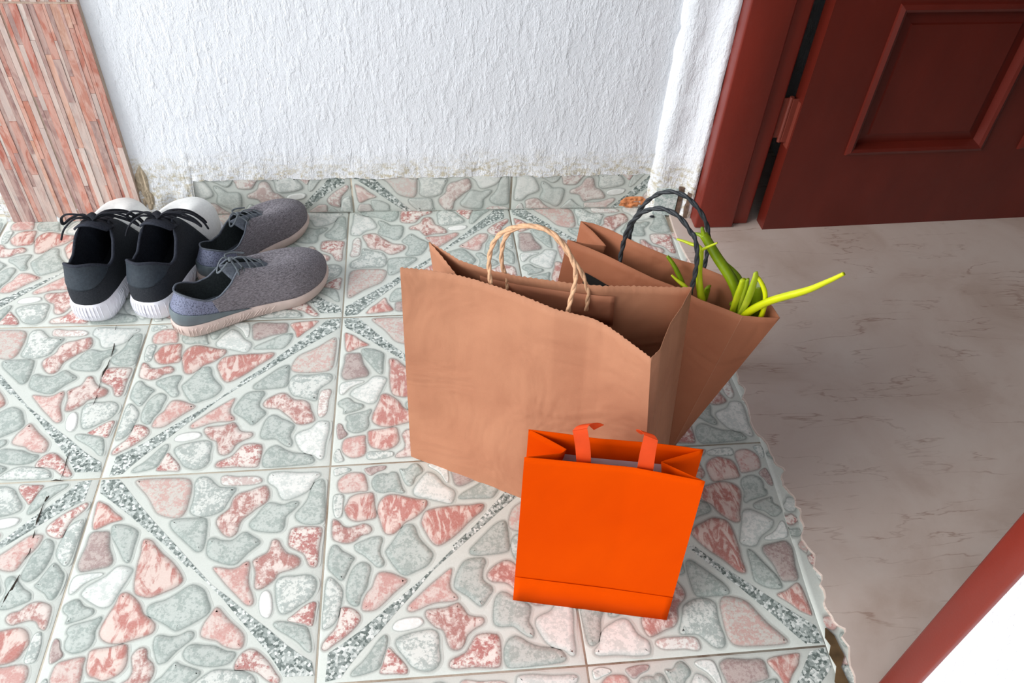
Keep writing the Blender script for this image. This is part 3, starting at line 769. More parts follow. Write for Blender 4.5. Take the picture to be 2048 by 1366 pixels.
# reinforcing patch glued inside the back panel
def on_back(s, r, inset=0.0016):
    tt = resample(back_top, 60); t = tt[int(round(s*59))]; b = BR.lerp(BL, s)
    return b.lerp(t, r)-nv*inset
V, F = [], []
ss = [0.27+0.5*i/24 for i in range(25)]
for s_ in ss:
    for r_ in (0.80, 0.86, 0.92, 0.955): V.append(on_back(s_, r_, 0.0022))
for i in range(24):
    for j in range(3): F.append((4*i+j, 4*i+4+j, 4*i+5+j, 4*i+1+j))
o = mesh('handle_patch', V, F, M_KPATCH, bag, smooth=True); solid(o, 0.0005); under(o, bag)
def cord_handle(pix, p, nrm, mat, parent, r, drop, inset=0.0):
    pts = [on_plane(px, py, p, nrm)+nrm*inset for px, py in pix]
    pts = catmull(pts, 8)
    pts = [pts[0]-Vector((0,0,drop))]+pts+[pts[-1]-Vector((0,0,drop))]
    V, F = rope(pts, r)
    o = mesh('cord_handle', V, F, mat, parent, smooth=True); return under(o, parent)
cx = lambda x, y: (780+x/2.134, 360+y/2.134)
p1 = at(978, 569, 1.13*S); p2 = at(1136, 620, 1.13*S); q = (p2-p1).normalized(); n1 = Vector((-q.y, q.x, 0))
cord_handle([cx(*a) for a in ((422,445),(416,390),(418,330),(436,275),(470,235),(520,212),(575,205),(630,212),(690,240),(735,285),(768,340),(785,400),(783,455),(770,500),(757,552))], p1+n1*0.003, n1, M_CORD, bag, 0.0023, 0.02, 0.005)
p1 = at(1014, 557, 1.07*S); p2 = at(1176, 585, 1.07*S); q = (p2-p1).normalized(); n1 = Vector((-q.y, q.x, 0))
cord_handle([cx(*a) for a in ((502,422),(486,390),(476,345),(478,295),(492,245),(525,212),(580,196),(640,202),(690,228),(735,278),(775,335),(815,390),(835,440),(848,486))], p1, n1, M_CORD, bag, 0.0023, 0.03)

# ---- second brown bag behind it, leaning to the right
FL2, FR2, BR2, BL2 = T(.95,-1.66), T(1.575,-2.02), T(1.625,-1.965), T(1.06,-1.50)
bag2 = empty('paper_bag', tuple(((FL2+FR2+BR2+BL2)/4).xy)+(0,))
tag(bag2, 'darker brown kraft paper bag with black twisted handles holding green stalks, behind the largest bag', 'bag', 'brown paper shopping bags')
c2 = lambda x, y: (1100+x/5.691, 420+y/5.691)
ft = poly_at([c2(200,335), c2(420,420), c2(620,510), c2(850,625), c2(1180,780), (1345,571), (1400,600), (1485,632)], 0.955, 0.93)
rt = poly_at([(1485,632),(1522,636),(1560,636)], 0.93, 0.935)
bt = poly_at([(1560,636),(1545,612),(1500,577),(1440,549),c2(1640,610),c2(1400,540),c2(1080,410),c2(900,330),c2(700,230),c2(500,150),c2(350,125)], 0.935, 0.955)
lt = poly_at([c2(350,125), c2(480,230), c2(638,410)], 0.955, 0.92)
lt2 = poly_at([c2(638,410), c2(430,385), c2(200,335)], 0.92, 0.955)
m2 = (FL2+BL2)/2
o = bag_body('bag_body', [([FL2, FR2], ft, 60), ([FR2, BR2], rt, 16), ([BR2, BL2], bt, 70), ([BL2, m2], lt, 14), ([m2, FL2], lt2, 14)], M_KRAFT2, bag2, ragged=0.0, amp=0.0022, seed=8)
under(o, bag2)
V, F = tube_data([FR2.lerp(ft[-1], q_/20)+crumple(FR2.lerp(ft[-1], q_/20), 8, 0.0022)*0 for q_ in range(21)], 0.0006, 6)
o = mesh('fold_crease', V, F, M_KRAFT, bag2, smooth=True); under(o, bag2)
# black print on the front
def on_front2(px, py):
    n_ = (FR2-FL2).cross(Vector(ft[0])-FL2).normalized(); p = on_plane(px, py, FL2, n_); return p
n_ = (FR2-FL2).cross(Vector(ft[3])-FL2).normalized()
if n_.y > 0: n_ = -n_
pv = [on_plane(*c2(392,715), ft[2].lerp(FL2.lerp(FR2,.3),.2), n_)+n_*0.003, on_plane(*c2(800,905), ft[2].lerp(FL2.lerp(FR2,.3),.2), n_)+n_*0.003]
dn_ = (FL2-ft[0]).normalized()
V, F = [], []
for i in range(13):
    p = pv[0].lerp(pv[1], i/12); V += [p, p+dn_*0.05]
for i in range(12): F.append((2*i, 2*i+1, 2*i+3, 2*i+2))
PRINT = (V, F)
sh = bpy.data.objects.new('tmp', None)
o = mesh('printed_block', V, F, M_BLACKPRINT, bag2); o['label'] = 'solid black printed block'; under(o, bag2)
w_ = o.modifiers.new('wrap', 'SHRINKWRAP'); w_.target = [c for c in bag2.children if c.name.startswith('bag_body')][0]; w_.wrap_mode = 'ABOVE_SURFACE'; w_.offset = 0.0009
p1 = at(*c2(795,600), 0.945*S); p2 = at(1390, 590, 0.935*S); q = (p2-p1).normalized(); n1 = Vector((-q.y, q.x, 0))
c7 = lambda x, y: (1240+x/9.757, 330+y/9.757)
cord_handle([c2(795,605), c2(805,520), c2(835,380), c2(880,230), (1264,443), c7(340,1010), c7(430,930), c7(560,875), c7(700,848), c7(850,860), c7(1000,915), c7(1150,1010), c7(1290,1170), c7(1390,1330), c2(1640,300), c2(1672,440), c2(1668,620), c2(1640,780), c2(1615,880)], p1+n1*0.004, n1, M_BCORD, bag2, 0.0025, 0.03)
p1 = at(*c2(885,390), 0.90*S); p2 = at(*c2(1745,700), 0.90*S); q = (p2-p1).normalized(); n1 = Vector((-q.y, q.x, 0))
cord_handle([c2(885,390), c2(905,300), c2(930,190), (1270,437), c7(400,860), c7(520,720), c7(680,600), c7(820,540), c7(980,520), c7(1130,548), c7(1290,620), c7(1420,730), c7(1540,870), c2(1745,80), c2(1790,190), c2(1805,330), c2(1790,480), c2(1760,620), c2(1742,710)], p1-n1*0.006, n1, M_BCORD, bag2, 0.0025, 0.012)
V, F = box_data(-0.008, 0.008, -0.0015, 0.0015, -0.012, 0.010)
def clip_at(p, ang):
    Mx = Matrix.Translation(p) @ Matrix.Rotation(ang, 4, 'Z'); return [Mx @ v for v in V], F
ang_ = math.atan2(q.y, q.x)
o = mesh('handle_tab', *join([clip_at(p1-n1*0.009, ang_)]), M_BLACKPRINT, bag2); under(o, bag2)

# ---- small orange bag
OFL, OFR = T(.763,-2.713), T(1.370,-2.844)
uo = (OFR-OFL).normalized(); no = Vector((-uo.y, uo.x, 0))
OBL, OBR = OFL+no*(.17*S), OFR+no*(.17*S)
ob = empty('gift_bag', tuple(((OFL+OFR+OBR+OBL)/4).xy)+(0,))
tag(ob, 'small bright orange paper gift bag with orange ribbon handles and white inside', 'bag')
c3 = lambda x, y: (1000+x/3.252, 840+y/3.252)
ZT = 0.925
oft = poly_at([c3(158,242), c3(420,268), c3(600,285), c3(860,310), c3(1050,345), c3(1335,400)], ZT)
ort1 = poly_at([c3(1335,400), c3(1180,330), c3(1052,272)], ZT, ZT-0.03)
ort2 = poly_at([c3(1052,272), c3(1190,230), c3(1325,192)], ZT-0.03, ZT)
obt = poly_at([c3(1325,192), c3(1180,170), c3(1000,150), c3(760,130), c3(620,118), c3(400,85), c3(186,60)], ZT)
olt1 = poly_at([c3(186,60), c3(310,125), c3(430,190)], ZT, ZT-0.03)
olt2 = poly_at([c3(430,190), c3(400,215), c3(158,242)], ZT-0.03, ZT)
o = bag_body('bag_body', [([OFL, OFR], oft, 40), ([OFR, (OFR+OBR)/2], ort1, 10), ([(OFR+OBR)/2, OBR], ort2, 10), ([OBR, OBL], obt, 40), ([OBL, (OBL+OFL)/2], olt1, 10), ([(OBL+OFL)/2, OFL], olt2, 10)], [M_ORANGE], ob, amp=0.0007, thick=0.0008, seed=5)
under(o, ob)
# bottom fold line: a slightly proud lower band on the front
V, F = [], []
for i in range(25):
    s_ = i/24
    for r_, pr_ in ((0.004, 0.0008), (0.10, 0.0010), (0.198, 0.0012)):
        b_ = OFL.lerp(OFR, s_); t_ = resample(oft, 25)[i]; V.append(b_.lerp(t_, r_)-no*pr_)
for i in range(24):
    for j in range(2): F.append((3*i+j, 3*i+3+j, 3*i+4+j, 3*i+1+j))
o = mesh('base_fold', V, F, M_ORANGE, ob, smooth=True); solid(o, 0.0005, 0); under(o, ob)
# white lining below the turned-over rim
def lining(bot, top, r0, r1, inward, name='lining', n=30):
    V, F = [], []; tt = resample(top, 101)[8:93]; bb = resample(bot, 101)[8:93]; tt = resample(tt, n+1); bb = resample(bb, n+1)
    for i in range(n+1):
        for k in range(7):
            r = r0+(r1-r0)*k/6; V.append(bb[i].lerp(tt[i], r)+inward)
    for i in range(n):
        for k in range(6): F.append((7*i+k, 7*i+7+k, 7*i+8+k, 7*i+1+k))
    o = mesh(name, V, F, M_LINING, ob, smooth=True); o['label'] = 'white inner lining'; return under(o, ob)
lining([OBR, OBL], obt, 0.02, 0.885, -no*0.0022)
lining([OFL, OFR], oft, 0.02, 0.90, no*0.0022)
# ribbons: flat straps from the front rim up, over and down behind the back rim's inner face
def strap(pts, widths, side, mat=M_RIBBON):
    pts = catmull(pts, 8); V, F = [], []; n = len(pts)
    for i, p in enumerate(pts):
        w = widths[0]+(widths[1]-widths[0])*i/(n-1); sd = side(i/(n-1)); V += [p-sd*w/2, p+sd*w/2]
    for i in range(n-1): F.append((2*i, 2*i+2, 2*i+3, 2*i+1))
    o = mesh('ribbon_handle', V, F, mat, ob, smooth=True); solid(o, 0.0006, 0); return under(o, ob)
def fp(x, y, dz=0.0, dn=0.0):              # point on the front rim's vertical plane
    q_ = oft[-1]-oft[0]; q_.z = 0; q_.normalize(); m_ = Vector((-q_.y, q_.x, 0))
    return on_plane(*c3(x, y), oft[0]+m_*0.011, m_)+no*dn+Vector((0,0,dz))
def flat_strip(left, right, dns, tail=0.0):
    L_ = catmull([fp(x, y, 0, d) for (x, y), d in zip(left, dns)], 6); R_ = catmull([fp(x, y, 0, d) for (x, y), d in zip(right, dns)], 6)
    if tail: L_.insert(0, L_[0]-Vector((0,0,tail))); R_.insert(0, R_[0]-Vector((0,0,tail)))
    V, F = [], []
    for p, q in zip(L_, R_): V += [p, q]
    for i in range(len(L_)-1): F.append((2*i, 2*i+2, 2*i+3, 2*i+1))
    return V, F
def ribbon(parts):
    o = mesh('ribbon_handle', *join(parts), M_RIBBON, ob, smooth=True); m_ = o.modifiers.new('thickness', 'SOLIDIFY'); m_.thickness = 0.0005
    m2_ = o.modifiers.new('split', 'EDGE_SPLIT'); m2_.split_angle = math.radians(35); return under(o, ob)
ribbon([flat_strip([(497,268),(490,190),(480,130),(470,96)], [(592,280),(589,200),(579,135),(566,80)], (0, 0.001, 0.003, 0.006), 0.03),
        flat_strip([(470,96),(500,84),(560,92),(585,130),(605,160)], [(566,80),(582,74),(622,86),(650,106),(672,128)], (0.006, 0.010, 0.015, 0.019, 0.022))])
ribbon([flat_strip([(893,305),(906,232),(922,172),(938,122)], [(997,325),(1006,262),(1016,202),(1028,158)], (0, 0.001, 0.003, 0.006), 0.03),
        flat_strip([(1028,158),(1000,140),(955,150),(935,168),(918,184)], [(938,122),(915,112),(892,122),(884,142),(890,165)], (0.006, 0.010, 0.014, 0.018, 0.021))])

# ================================================================ GREEN STALKS in the second bag
def stalk_mat(name, a, b):
    n = N(name, 0.38, 0.5); v = n.coord()
    f = n.noise(n.coord((1,1,1)), 35, 4, 0.5, 0.5)
    n.col(n.ramp(f, [(0.3, a), (0.7, b)])); n.nrm(n.bump(n.noise(v, 220, 4), 0.25, 0.001))
    n.b.inputs['Subsurface Weight'].default_value = 0.15; n.b.inputs['Subsurface Radius'].default_value = (0.004, 0.006, 0.001)
    return n.m
M_GR = stalk_mat('dark_green_stalk', srgb(112,140,10), srgb(146,168,20)); M_YG = stalk_mat('yellow_green_stalk', srgb(176,196,16), srgb(206,214,40)); M_YE = stalk_mat('yellow_stalk', srgb(206,216,6), srgb(226,232,20)); M_PALE = stalk_mat('pale_green_stalk', srgb(160,186,30), srgb(196,208,60))
ct = (ft[-1]+bt[0])/2; dq = (ft[-1]-ft[0]); dq.z = 0; dq.normalize(); nq = Vector((-dq.y, dq.x, 0))
c9 = lambda x, y: (1300+x/4.876, 430+y/4.876)
pc = (Vector(ft[4])+Vector(bt[3]))/2
stalk_root = []
def stalk(name, pix, rad, mat, label, depth=0.0, flat=0.7, drop=0.075, hollow=False, extra=None):
    P0 = pc+nq*depth
    pts = catmull([on_plane(*c9(*a), P0, nq) for a in pix], 7)
    n = len(pts)
    # continue down into the bag
    d = (pts[0]-pts[1]).normalized(); q = [pts[0]]
    goal = (FL2+FR2+BR2+BL2)/4+(FR2-FL2)*(-0.15+0.045*len(stalk_root))+(BR2-FR2)*0.3*((len(stalk_root) % 3)-1)+Vector((0,0,0.09)); stalk_root.append(1); rad = tuple(x*1.28 for x in rad)
    for i in range(10):
        d = d.lerp((goal-q[-1]).normalized(), 0.45).normalized(); q.append(q[-1]+d*drop/10)
    q.reverse(); allp = q[:-1]+pts
    R = [rad[0]]*(len(q)-1)+[rad[0]+(rad[1]-rad[0])*(i/(n-1)) if len(rad) == 2 else (rad[0]+(rad[1]-rad[0])*min(1, 2*i/(n-1)) if i < n/2 else rad[1]+(rad[2]-rad[1])*(2*i/(n-1)-1)) for i in range(n)]
    parts = [tube_data(allp, R, 12, flat)]
    base = allp[0]
    if extra:
        for ep_, er in extra:
            e = catmull([on_plane(*c9(*a), P0, nq) for a in ep_], 6)
            parts.append(tube_data(e, [er[0]+(er[1]-er[0])*i/(len(e)-1) for i in range(len(e))], 10, flat))
    V, F = join(parts)
    o = mesh(name, [v-base for v in V], F, mat, smooth=True, loc=base)
    tag(o, label, 'vegetable', 'green stalks in the brown bag')
    if hollow:
        t = (allp[-1]-allp[-2]).normalized()
        V2, F2 = tube_data([allp[-1]-t*0.006-base, allp[-1]+t*0.0004-base], rad[-1]*0.75, 12, flat)
        c = mesh('hollow_core', V2, F2, simple('stalk_core', srgb(190,206,150), 0.6), o)
    return o
K_ = 0.00078/4.876*0.5
stalk('vegetable_stalk', [(880,900),(850,760),(800,640),(735,530),(660,420),(600,320),(550,235),(520,190)], (0.0078,0.0072,0.0058), M_GR, 'thick green stalk with a forked cut tip reaching highest out of the brown bag', 0.012, 0.75,
      extra=[([(530,210),(515,160),(508,122)], (0.0052,0.0030)), ([(525,215),(480,190),(432,178)], (0.0050,0.0022))])
stalk('vegetable_stalk', [(930,760),(890,650),(830,555),(740,462)], (0.0052,0.0042,0.0012), M_GR, 'narrow green leaf with a pointed tip behind the thick forked stalk', 0.024, 0.5, 0.03)
stalk('vegetable_stalk', [(505,830),(485,700),(480,560),(492,430),(495,330)], (0.0050,0.0040,0.0038), M_YG, 'thin yellow green upright stalk splitting into two side arms beside the black handle', -0.012, 0.8,
      extra=[([(498,335),(470,305),(400,282),(330,255),(262,235)], (0.0042,0.0018)), ([(500,345),(540,322),(600,295),(655,272)], (0.0034,0.0014))])
stalk('vegetable_stalk', [(345,760),(310,650),(265,550),(220,470),(168,400)], (0.0036,0.0034,0.0022), M_GR, 'slim green stalk tip, upper of the two at the left side of the brown bag', 0.004, 0.8, 0.10)
stalk('vegetable_stalk', [(380,740),(340,695),(270,640),(208,585)], (0.0028,0.0026,0.0012), M_YG, 'short thin yellow green tip below the slim green one at left', -0.004, 0.8, 0.10)
stalk('vegetable_stalk', [(535,830),(550,770),(558,720),(572,700)], (0.0050,0.0062,0.0050), M_GR, 'small folded green leaf end low beside the upright yellow stalk', 0.010, 0.4, 0.10)
stalk('vegetable_stalk', [(800,960),(830,860),(865,760),(893,680),(905,632)], (0.0056,0.0062,0.0046), M_YG, 'broad pale yellow green cut stalk at the left edge of the cluster', -0.008, 0.55)
stalk('vegetable_stalk', [(870,970),(890,860),(920,760),(940,690),(948,628)], (0.0040,0.0048,0.0034), M_PALE, 'pale stalk right next to the broad cut stalk, sharing its flat top', -0.003, 0.6)
stalk('vegetable_stalk', [(880,985),(935,870),(975,770),(1005,680),(1028,600),(1030,560)], (0.0062,0.0058,0.0030), M_PALE, 'long flat pale green stalk leaning right with a narrow upright tip', -0.010, 0.5)
stalk('vegetable_stalk', [(1020,990),(1040,880),(1052,770),(1062,680)], (0.0074,0.0072,0.0070), M_GR, 'dark green hollow round stalk cut straight across, in the right of the bag', 0.012, 0.95, 0.05, True)
stalk('vegetable_stalk', [(1080,1000),(1108,920),(1124,840),(1120,750),(1090,670),(1055,615),(1028,596)], (0.0036,0.0030,0.0020), M_YE, 'thin bright yellow stalk bent over in an arch at the right', -0.006, 0.8, 0.06)
stalk('vegetable_stalk', [(940,965),(1010,915),(1100,868),(1200,828),(1330,790),(1450,758),(1570,720),(1680,672),(1790,622),(1890,572)], (0.0058,0.0056,0.0026), M_YE, 'long bright yellow stalk sticking out far to the right over the floor', -0.012, 0.75, 0.05)
# ================================================================ SHOES
def fabric(name, a, b, scale=260, bs=0.5, rough=0.85, streak=False):
    n = N(name, rough, 0.25); v = n.coord((1,1,1)) if not streak else n.coord((0.35, 1, 1.6))
    f = n.noise(v, scale, 5, 0.75)
    n.col(n.ramp(f, [(0.36, a), (0.64, b)])); n.nrm(n.bump(n.noise(v, scale*2, 3), bs, 0.0008)); return n.m
M_BLK = fabric('black_knit', srgb(30,34,40), srgb(48,52,58), 400)
M_BLK2 = fabric('black_heel_tab', srgb(42,50,58), srgb(54,62,70), 200, 0.2, 0.6)
M_NAVY = fabric('dark_lining', srgb(34,38,48), srgb(54,58,68), 300)
M_WHITE = fabric('white_toe_fabric', srgb(228,230,228), srgb(240,241,239), 200, 0.15, 0.6)
M_SOLEW = simple('white_sole', srgb(232,232,240), 0.5, 0.4, 0.03)
M_SOLEP = simple('worn_pinkish_sole', srgb(206,188,180), 0.7, 0.3, 0.09, 45)
M_GREYF = fabric('heathered_grey_knit', srgb(78,75,80), srgb(152,148,155), 520, 0.4, 0.9, True)
M_GREYL = fabric('grey_lining', srgb(78,84,94), srgb(104,110,120), 300)
M_GREYD = fabric('dark_inside', srgb(46,52,54), srgb(64,70,72), 300)
n = N('blue_grey_mesh', 0.6, 0.4); v = n.coord()
vo = n.add('ShaderNodeTexVoronoi'); vo.inputs['Scale'].default_value = 330; n.link(v, vo.inputs['Vector'])
n.col(n.ramp(vo.outputs['Distance'], [(0.15, srgb(66,72,92)), (0.5, srgb(120,126,150))])); n.nrm(n.bump(vo.outputs['Distance'], 0.5, 0.0012)); M_MESH = n.m
M_COUNT = simple('grey_heel_counter', srgb(98,110,116), 0.32, 0.5, 0.12, 40)
M_LACEG = fabric('grey_lace', srgb(74,82,88), srgb(110,116,122), 500)
M_LACEB = fabric('black_lace', srgb(22,24,30), srgb(40,42,50), 500)

HALF = [(0,0),(.008,.012),(.03,.021),(.08,.029),(.18,.0335),(.33,.0335),(.45,.0345),(.58,.040),(.70,.0465),(.79,.0465),(.87,.041),(.93,.033),(.97,.022),(.993,.010),(1,0)]
def lerp_tab(tab, x):
    for (a, b), (c, d) in zip(tab, tab[1:]):
        if x <= c: 
            t = (x-a)/max(c-a, 1e-9); return b+(d-b)*t
    return tab[-1][1]
def build_shoe(name, side, Lm, style, lab, loc, yaw, group):
    root = empty(name, loc, yaw); tag(root, lab, 'shoe', group)
    blk = style == 'black'; k = Lm/0.30
    NA = 120
    pts = []
    wf = (lambda x: 1.22-0.12*min(1, x/0.7)) if blk else (lambda x: 1.06)
    dense = catmull([Vector((x*Lm, -h*k*wf(x), 0)) for x, h in HALF], 8)
    dense = dense+[Vector((p.x, -p.y, 0)) for p in reversed(dense[:-1])]
    ring = resample(dense, NA+1)[:-1]
    def bend(x): t = x/Lm; return side*(0.006*math.sin(math.pi*min(1, max(0, (t-0.25)/0.75))**1.3)-0.004*t)
    ring = [Vector((p.x, p.y+bend(p.x), 0)) for p in ring]
    topz = (lambda x: lerp_tab([(0,.049),(.15,.046),(.35,.036),(.55,.024),(.75,.023),(.9,.026),(1,.031)], x/Lm)*k) if blk else (lambda x: lerp_tab([(0,.034),(.15,.032),(.4,.028),(.7,.024),(.9,.027),(1,.034)], x/Lm)*k)
    botz = lambda x: lerp_tab([(0,.006),(.06,.001),(.15,0),(.72,0),(.86,.003),(1,.013)], x/Lm)*k
    def cen(x): return Vector((x, bend(x), 0))
    def ins(p, d):                                  # move an outline point towards the middle line
        c = cen(min(max(p.x, 0.05*Lm+0.02), Lm-0.05)); v_ = c-Vector((p.x, p.y, 0)); l = v_.length
        return Vector((p.x, p.y, 0))+v_*(min(d, l)/max(l, 1e-6))
    # sole
    V, F = [], []
    prof = [(0.010, 0.0), (0.003, 0.0), (-0.001 if blk else 0.0, 0.16), (-0.004 if blk else -0.002, 0.45), (-0.0035 if blk else -0.003, 0.7), (-0.001, 0.93), (0.0015, 1.0), (0.006, 0.99), (0.012, 0.97)]
    for pi, (d, f) in enumerate(prof):
        for i, p in enumerate(ring):
            q = ins(p, d) if d > 0 else Vector((p.x, p.y, 0))+(Vector((p.x, p.y, 0))-cen(min(max(p.x, 0.035), Lm-0.05))).normalized()*(-d)
            z = botz(p.x)+(topz(p.x)-botz(p.x))*f
            V.append(Vector((q.x, q.y, z)))
    for j in range(len(prof)-1):
        for i in range(NA): F.append((j*NA+i, j*NA+(i+1) % NA, (j+1)*NA+(i+1) % NA, (j+1)*NA+i))
    F.append(tuple(range(NA-1, -1, -1)))
    sole = mesh('sole', V, F, M_SOLEW if blk else M_SOLEP, root, smooth=True)
    # slanted flutes round the heel, standing proud of the sole wall
    parts = []
    nf = 26
    for s_ in (-1, 1):
        for q in range(nf):
            t0 = q/nf
            i0 = int(t0*NA*0.27)
            def wall(idx, f):
                p = ring[(s_*idx) % NA]; outv = (Vector((p.x, p.y, 0))-cen(min(max(p.x, 0.035), Lm-0.05))).normalized()
                e = 0.004 if 0.2 < f < 0.8 else 0.002
                return Vector((p.x, p.y, 0))+outv*(e*k+ (0.0 if blk else -0.0012))+Vector((0, 0, botz(p.x)+(topz(p.x)-botz(p.x))*f))
            sl = 0.3+2.6*t0
            path = [wall(int(i0+sl*f*1.3), f) for f in (0.12, 0.3, 0.5, 0.7, 0.88)]
            parts.append(tube_data(path, [0.0003, 0.0008, 0.0010, 0.0008, 0.0003], 6))
    fl = mesh('sole_ridges', *join(parts), M_SOLEW if blk else M_SOLEP, root, smooth=True)
    # collar loop (opening), same parametrisation as the outline
    THX = (0.62 if blk else 0.62)*Lm
    hx0 = 0.016*k
    heelH, dipH, eyeH, thrH = ((.126, .090, .141, .109) if blk else (.094, .068, .108, .082))
    heelH *= k; dipH *= k; eyeH *= k; thrH *= k
    def collar(i):
        p = ring[i]; s_ = p.x/Lm; x = hx0+(THX-hx0)*min(1, s_)**0.92
        sg = -1 if i < NA/2 else 1
        t = (x-hx0)/(THX-hx0)
        hw = lerp_tab([(0,0),(.02,.010),(.06,.018),(.15,.026),(.34,.0295),(.54,.0275),(.63,.021),(.70,.0165),(.85,.0145),(.95,.011),(1,0)], t)*k*(1.25 if blk else 1.05)
        z = lerp_tab([(0,heelH),(.05,heelH*.985),(.12,heelH*.91),(.27,dipH+.002),(.40,dipH+.004),(.54,dipH+(eyeH-dipH)*.55),(.63,eyeH*.97),(.68,eyeH),(.85,(eyeH+thrH)/2),(1,thrH)], t)
        return Vector((x, sg*hw+bend(x)*0.9, z))
    col = [collar(i) for i in range(NA)]
    # smooth loop
    for _ in range(2): col = [(col[i-1]+col[i]*2+col[(i+1) % NA])/4 for i in range(NA)]
    NV = 18
    def surf(i, v_):
        P0 = ins(ring[i], 0.0018); P0.z = topz(ring[i].x)-0.002; P1 = col[i]
        D = Vector((P0.x-P1.x, P0.y-P1.y, 0)); hz = P1.z-P0.z; s_ = ring[i].x/Lm
        fwd = min(1, max(0, (s_-0.62)/0.38)); back = max(0, 1-s_/0.12)
        C1 = P0+Vector((0, 0, hz*(0.50+0.30*fwd)))+D*(0.04+0.02*fwd)+Vector((0.004*fwd-0.006*back, 0, 0))*k
        C2 = P1+D*(0.34+0.14*fwd-0.25*back)-Vector((0, 0, hz*(0.30-0.42*fwd)))
        if back > 0: C2 += Vector((0.004*back*k, 0, 0))
        a = 1-v_
        return P0*a**3+C1*(3*a*a*v_)+C2*(3*a*v_*v_)+P1*v_**3
    G = [[surf(i, j/NV) for i in range(NA)] for j in range(NV+1)]
    # cut the shell along clean lines and hand each side to its own part
    if blk:
        PL = {'toe': (Vector((0.70*Lm, 0, 0.03)), Vector((1, 0, 0.55)).normalized()), 'tabx': (Vector((0.115*Lm, 0, 0)), Vector((1, 0, -0.35)).normalized()), 'tabz': (Vector((0, 0, heelH*0.63)), Vector((-0.25, 0, 1)).normalized())}
    else:
        PL = {'m1': (Vector((0.235*Lm, 0, 0.06)), Vector((1, 0, 0.25)).normalized()), 'c1': (Vector((0.0, 0, 0.060*k)), Vector((0.26, 0, 1)).normalized())}
    bm = bmesh.new(); bv = [bm.verts.new(v) for r in G for v in r]
    for j in range(NV):
        for i in range(NA):
            ii = (i+1) % NA; bm.faces.new((bv[j*NA+i], bv[j*NA+ii], bv[(j+1)*NA+ii], bv[(j+1)*NA+i]))
    for co, no_ in PL.values():
        bmesh.ops.bisect_plane(bm, geom=bm.verts[:]+bm.edges[:]+bm.faces[:], plane_co=co, plane_no=no_, dist=1e-6)
    bm.verts.index_update(); allv = [v.co.copy() for v in bm.verts]
    side_ = lambda c, nme: (c-PL[nme][0]).dot(PL[nme][1]) > 0
    def cls(c):
        if blk:
            if side_(c, 'toe'): return 'toe_cap'
            if not side_(c, 'tabx') and side_(c, 'tabz'): return 'heel_tab'
            return 'upper'
        if not side_(c, 'c1') and c.x < 0.45*Lm and c.z < 0.062*k: return 'heel_counter'
        if not side_(c, 'm1'): return 'heel_mesh'
        return 'upper'
    pf = {}
    for f in bm.faces: pf.setdefault(cls(f.calc_center_median()), []).append(tuple(v.index for v in f.verts))
    bm.free()
    mats = {'upper': M_BLK if blk else M_GREYF, 'toe_cap': M_WHITE, 'heel_tab': M_BLK2, 'heel_mesh': M_MESH, 'heel_counter': M_COUNT}
    for pn, fs in pf.items():
        used = sorted({i for f in fs for i in f}); mp = {a: b for b, a in enumerate(used)}
        ob_ = mesh(pn, [allv[i] for i in used], [tuple(mp[i] for i in f) for f in fs], mats[pn], root, smooth=True)
        solid(ob_, 0.0026 if pn in ('heel_tab', 'heel_counter') else 0.002, 1.0 if pn in ('heel_tab', 'heel_counter') else 0.0)
    # padded rim of the opening
    rim = mesh('collar', *tube_data(col, [(0.0030 if blk else 0.0018)*k if col[i].x < THX*0.62 else 0.0018*k for i in range(NA)], 8, 1.0, True), M_NAVY if blk else M_GREYL, root, smooth=True)
    # lining down to the footbed
    V, F = [], []; NL = 8
    for j in range(NL+1):
        t = j/NL
        for i in range(NA):
            P1 = col[i]; b_ = ins(ring[i], 0.010*k); s_ = ring[i].x/Lm
            b_ = Vector((min(b_.x, 0.90*Lm), b_.y*0.86+bend(b_.x)*.14, topz(b_.x)+0.004))
            p_ = P1.lerp(b_, t); 
            if s_ < 0.6: p_ += (cen(p_.x)-Vector((p_.x, p_.y, 0))).normalized()*(-0.003*math.sin(math.pi*t)) if (cen(p_.x)-Vector((p_.x, p_.y, 0))).length > 1e-4 else Vector()
            q_ = p_ if j else P1
            inn = (cen(max(q_.x, 0.05))-Vector((q_.x, q_.y, 0))); 
            if inn.length > 1e-4: q_ = q_+inn.normalized()*(0.0035*k*(1-t*0.3))
            V.append(q_)
    for j in range(NL):
        for i in range(NA): F.append((j*NA+i, (j+1)*NA+i, (j+1)*NA+(i+1) % NA, j*NA+(i+1) % NA))
    mesh('lining', V, F, M_NAVY if blk else M_GREYD, root, smooth=True)
    V = [V[NL*NA+i] for i in range(NA)]
    mesh('insole', V, [tuple(range(NA))], M_BLK if blk else M_GREYL, root)
    # tongue
    V, F = [], []; nt, nw = 16, 10
    x0, x1 = THX+0.012*k, (0.315 if blk else 0.34)*Lm
    for i in range(nt+1):
        t = i/nt; x = x0+(x1-x0)*t; zc = (thrH-0.006*k)+(eyeH+(0.022 if blk else 0.006)*k-thrH)*t**0.9+(0.004*k*math.sin(math.pi*t))
        hw = (0.016+0.012*t-0.008*max(0, t-0.8)*5*0.5)*k*(1.25 if blk else 1)
        for j in range(nw+1):
            w = j/nw*2-1; V.append(Vector((x-(0.012*k*w*w*t if t > .7 else 0)*-1, bend(x)+hw*w, zc-(0.008+0.012*t)*k*w*w)))
    for i in range(nt):
        for j in range(nw): a = i*(nw+1)+j; F.append((a, a+1, a+nw+2, a+nw+1))
    tg = mesh('tongue', V, F, M_NAVY if blk else M_GREYL, root, smooth=True); solid(tg, 0.004 if blk else 0.0025)
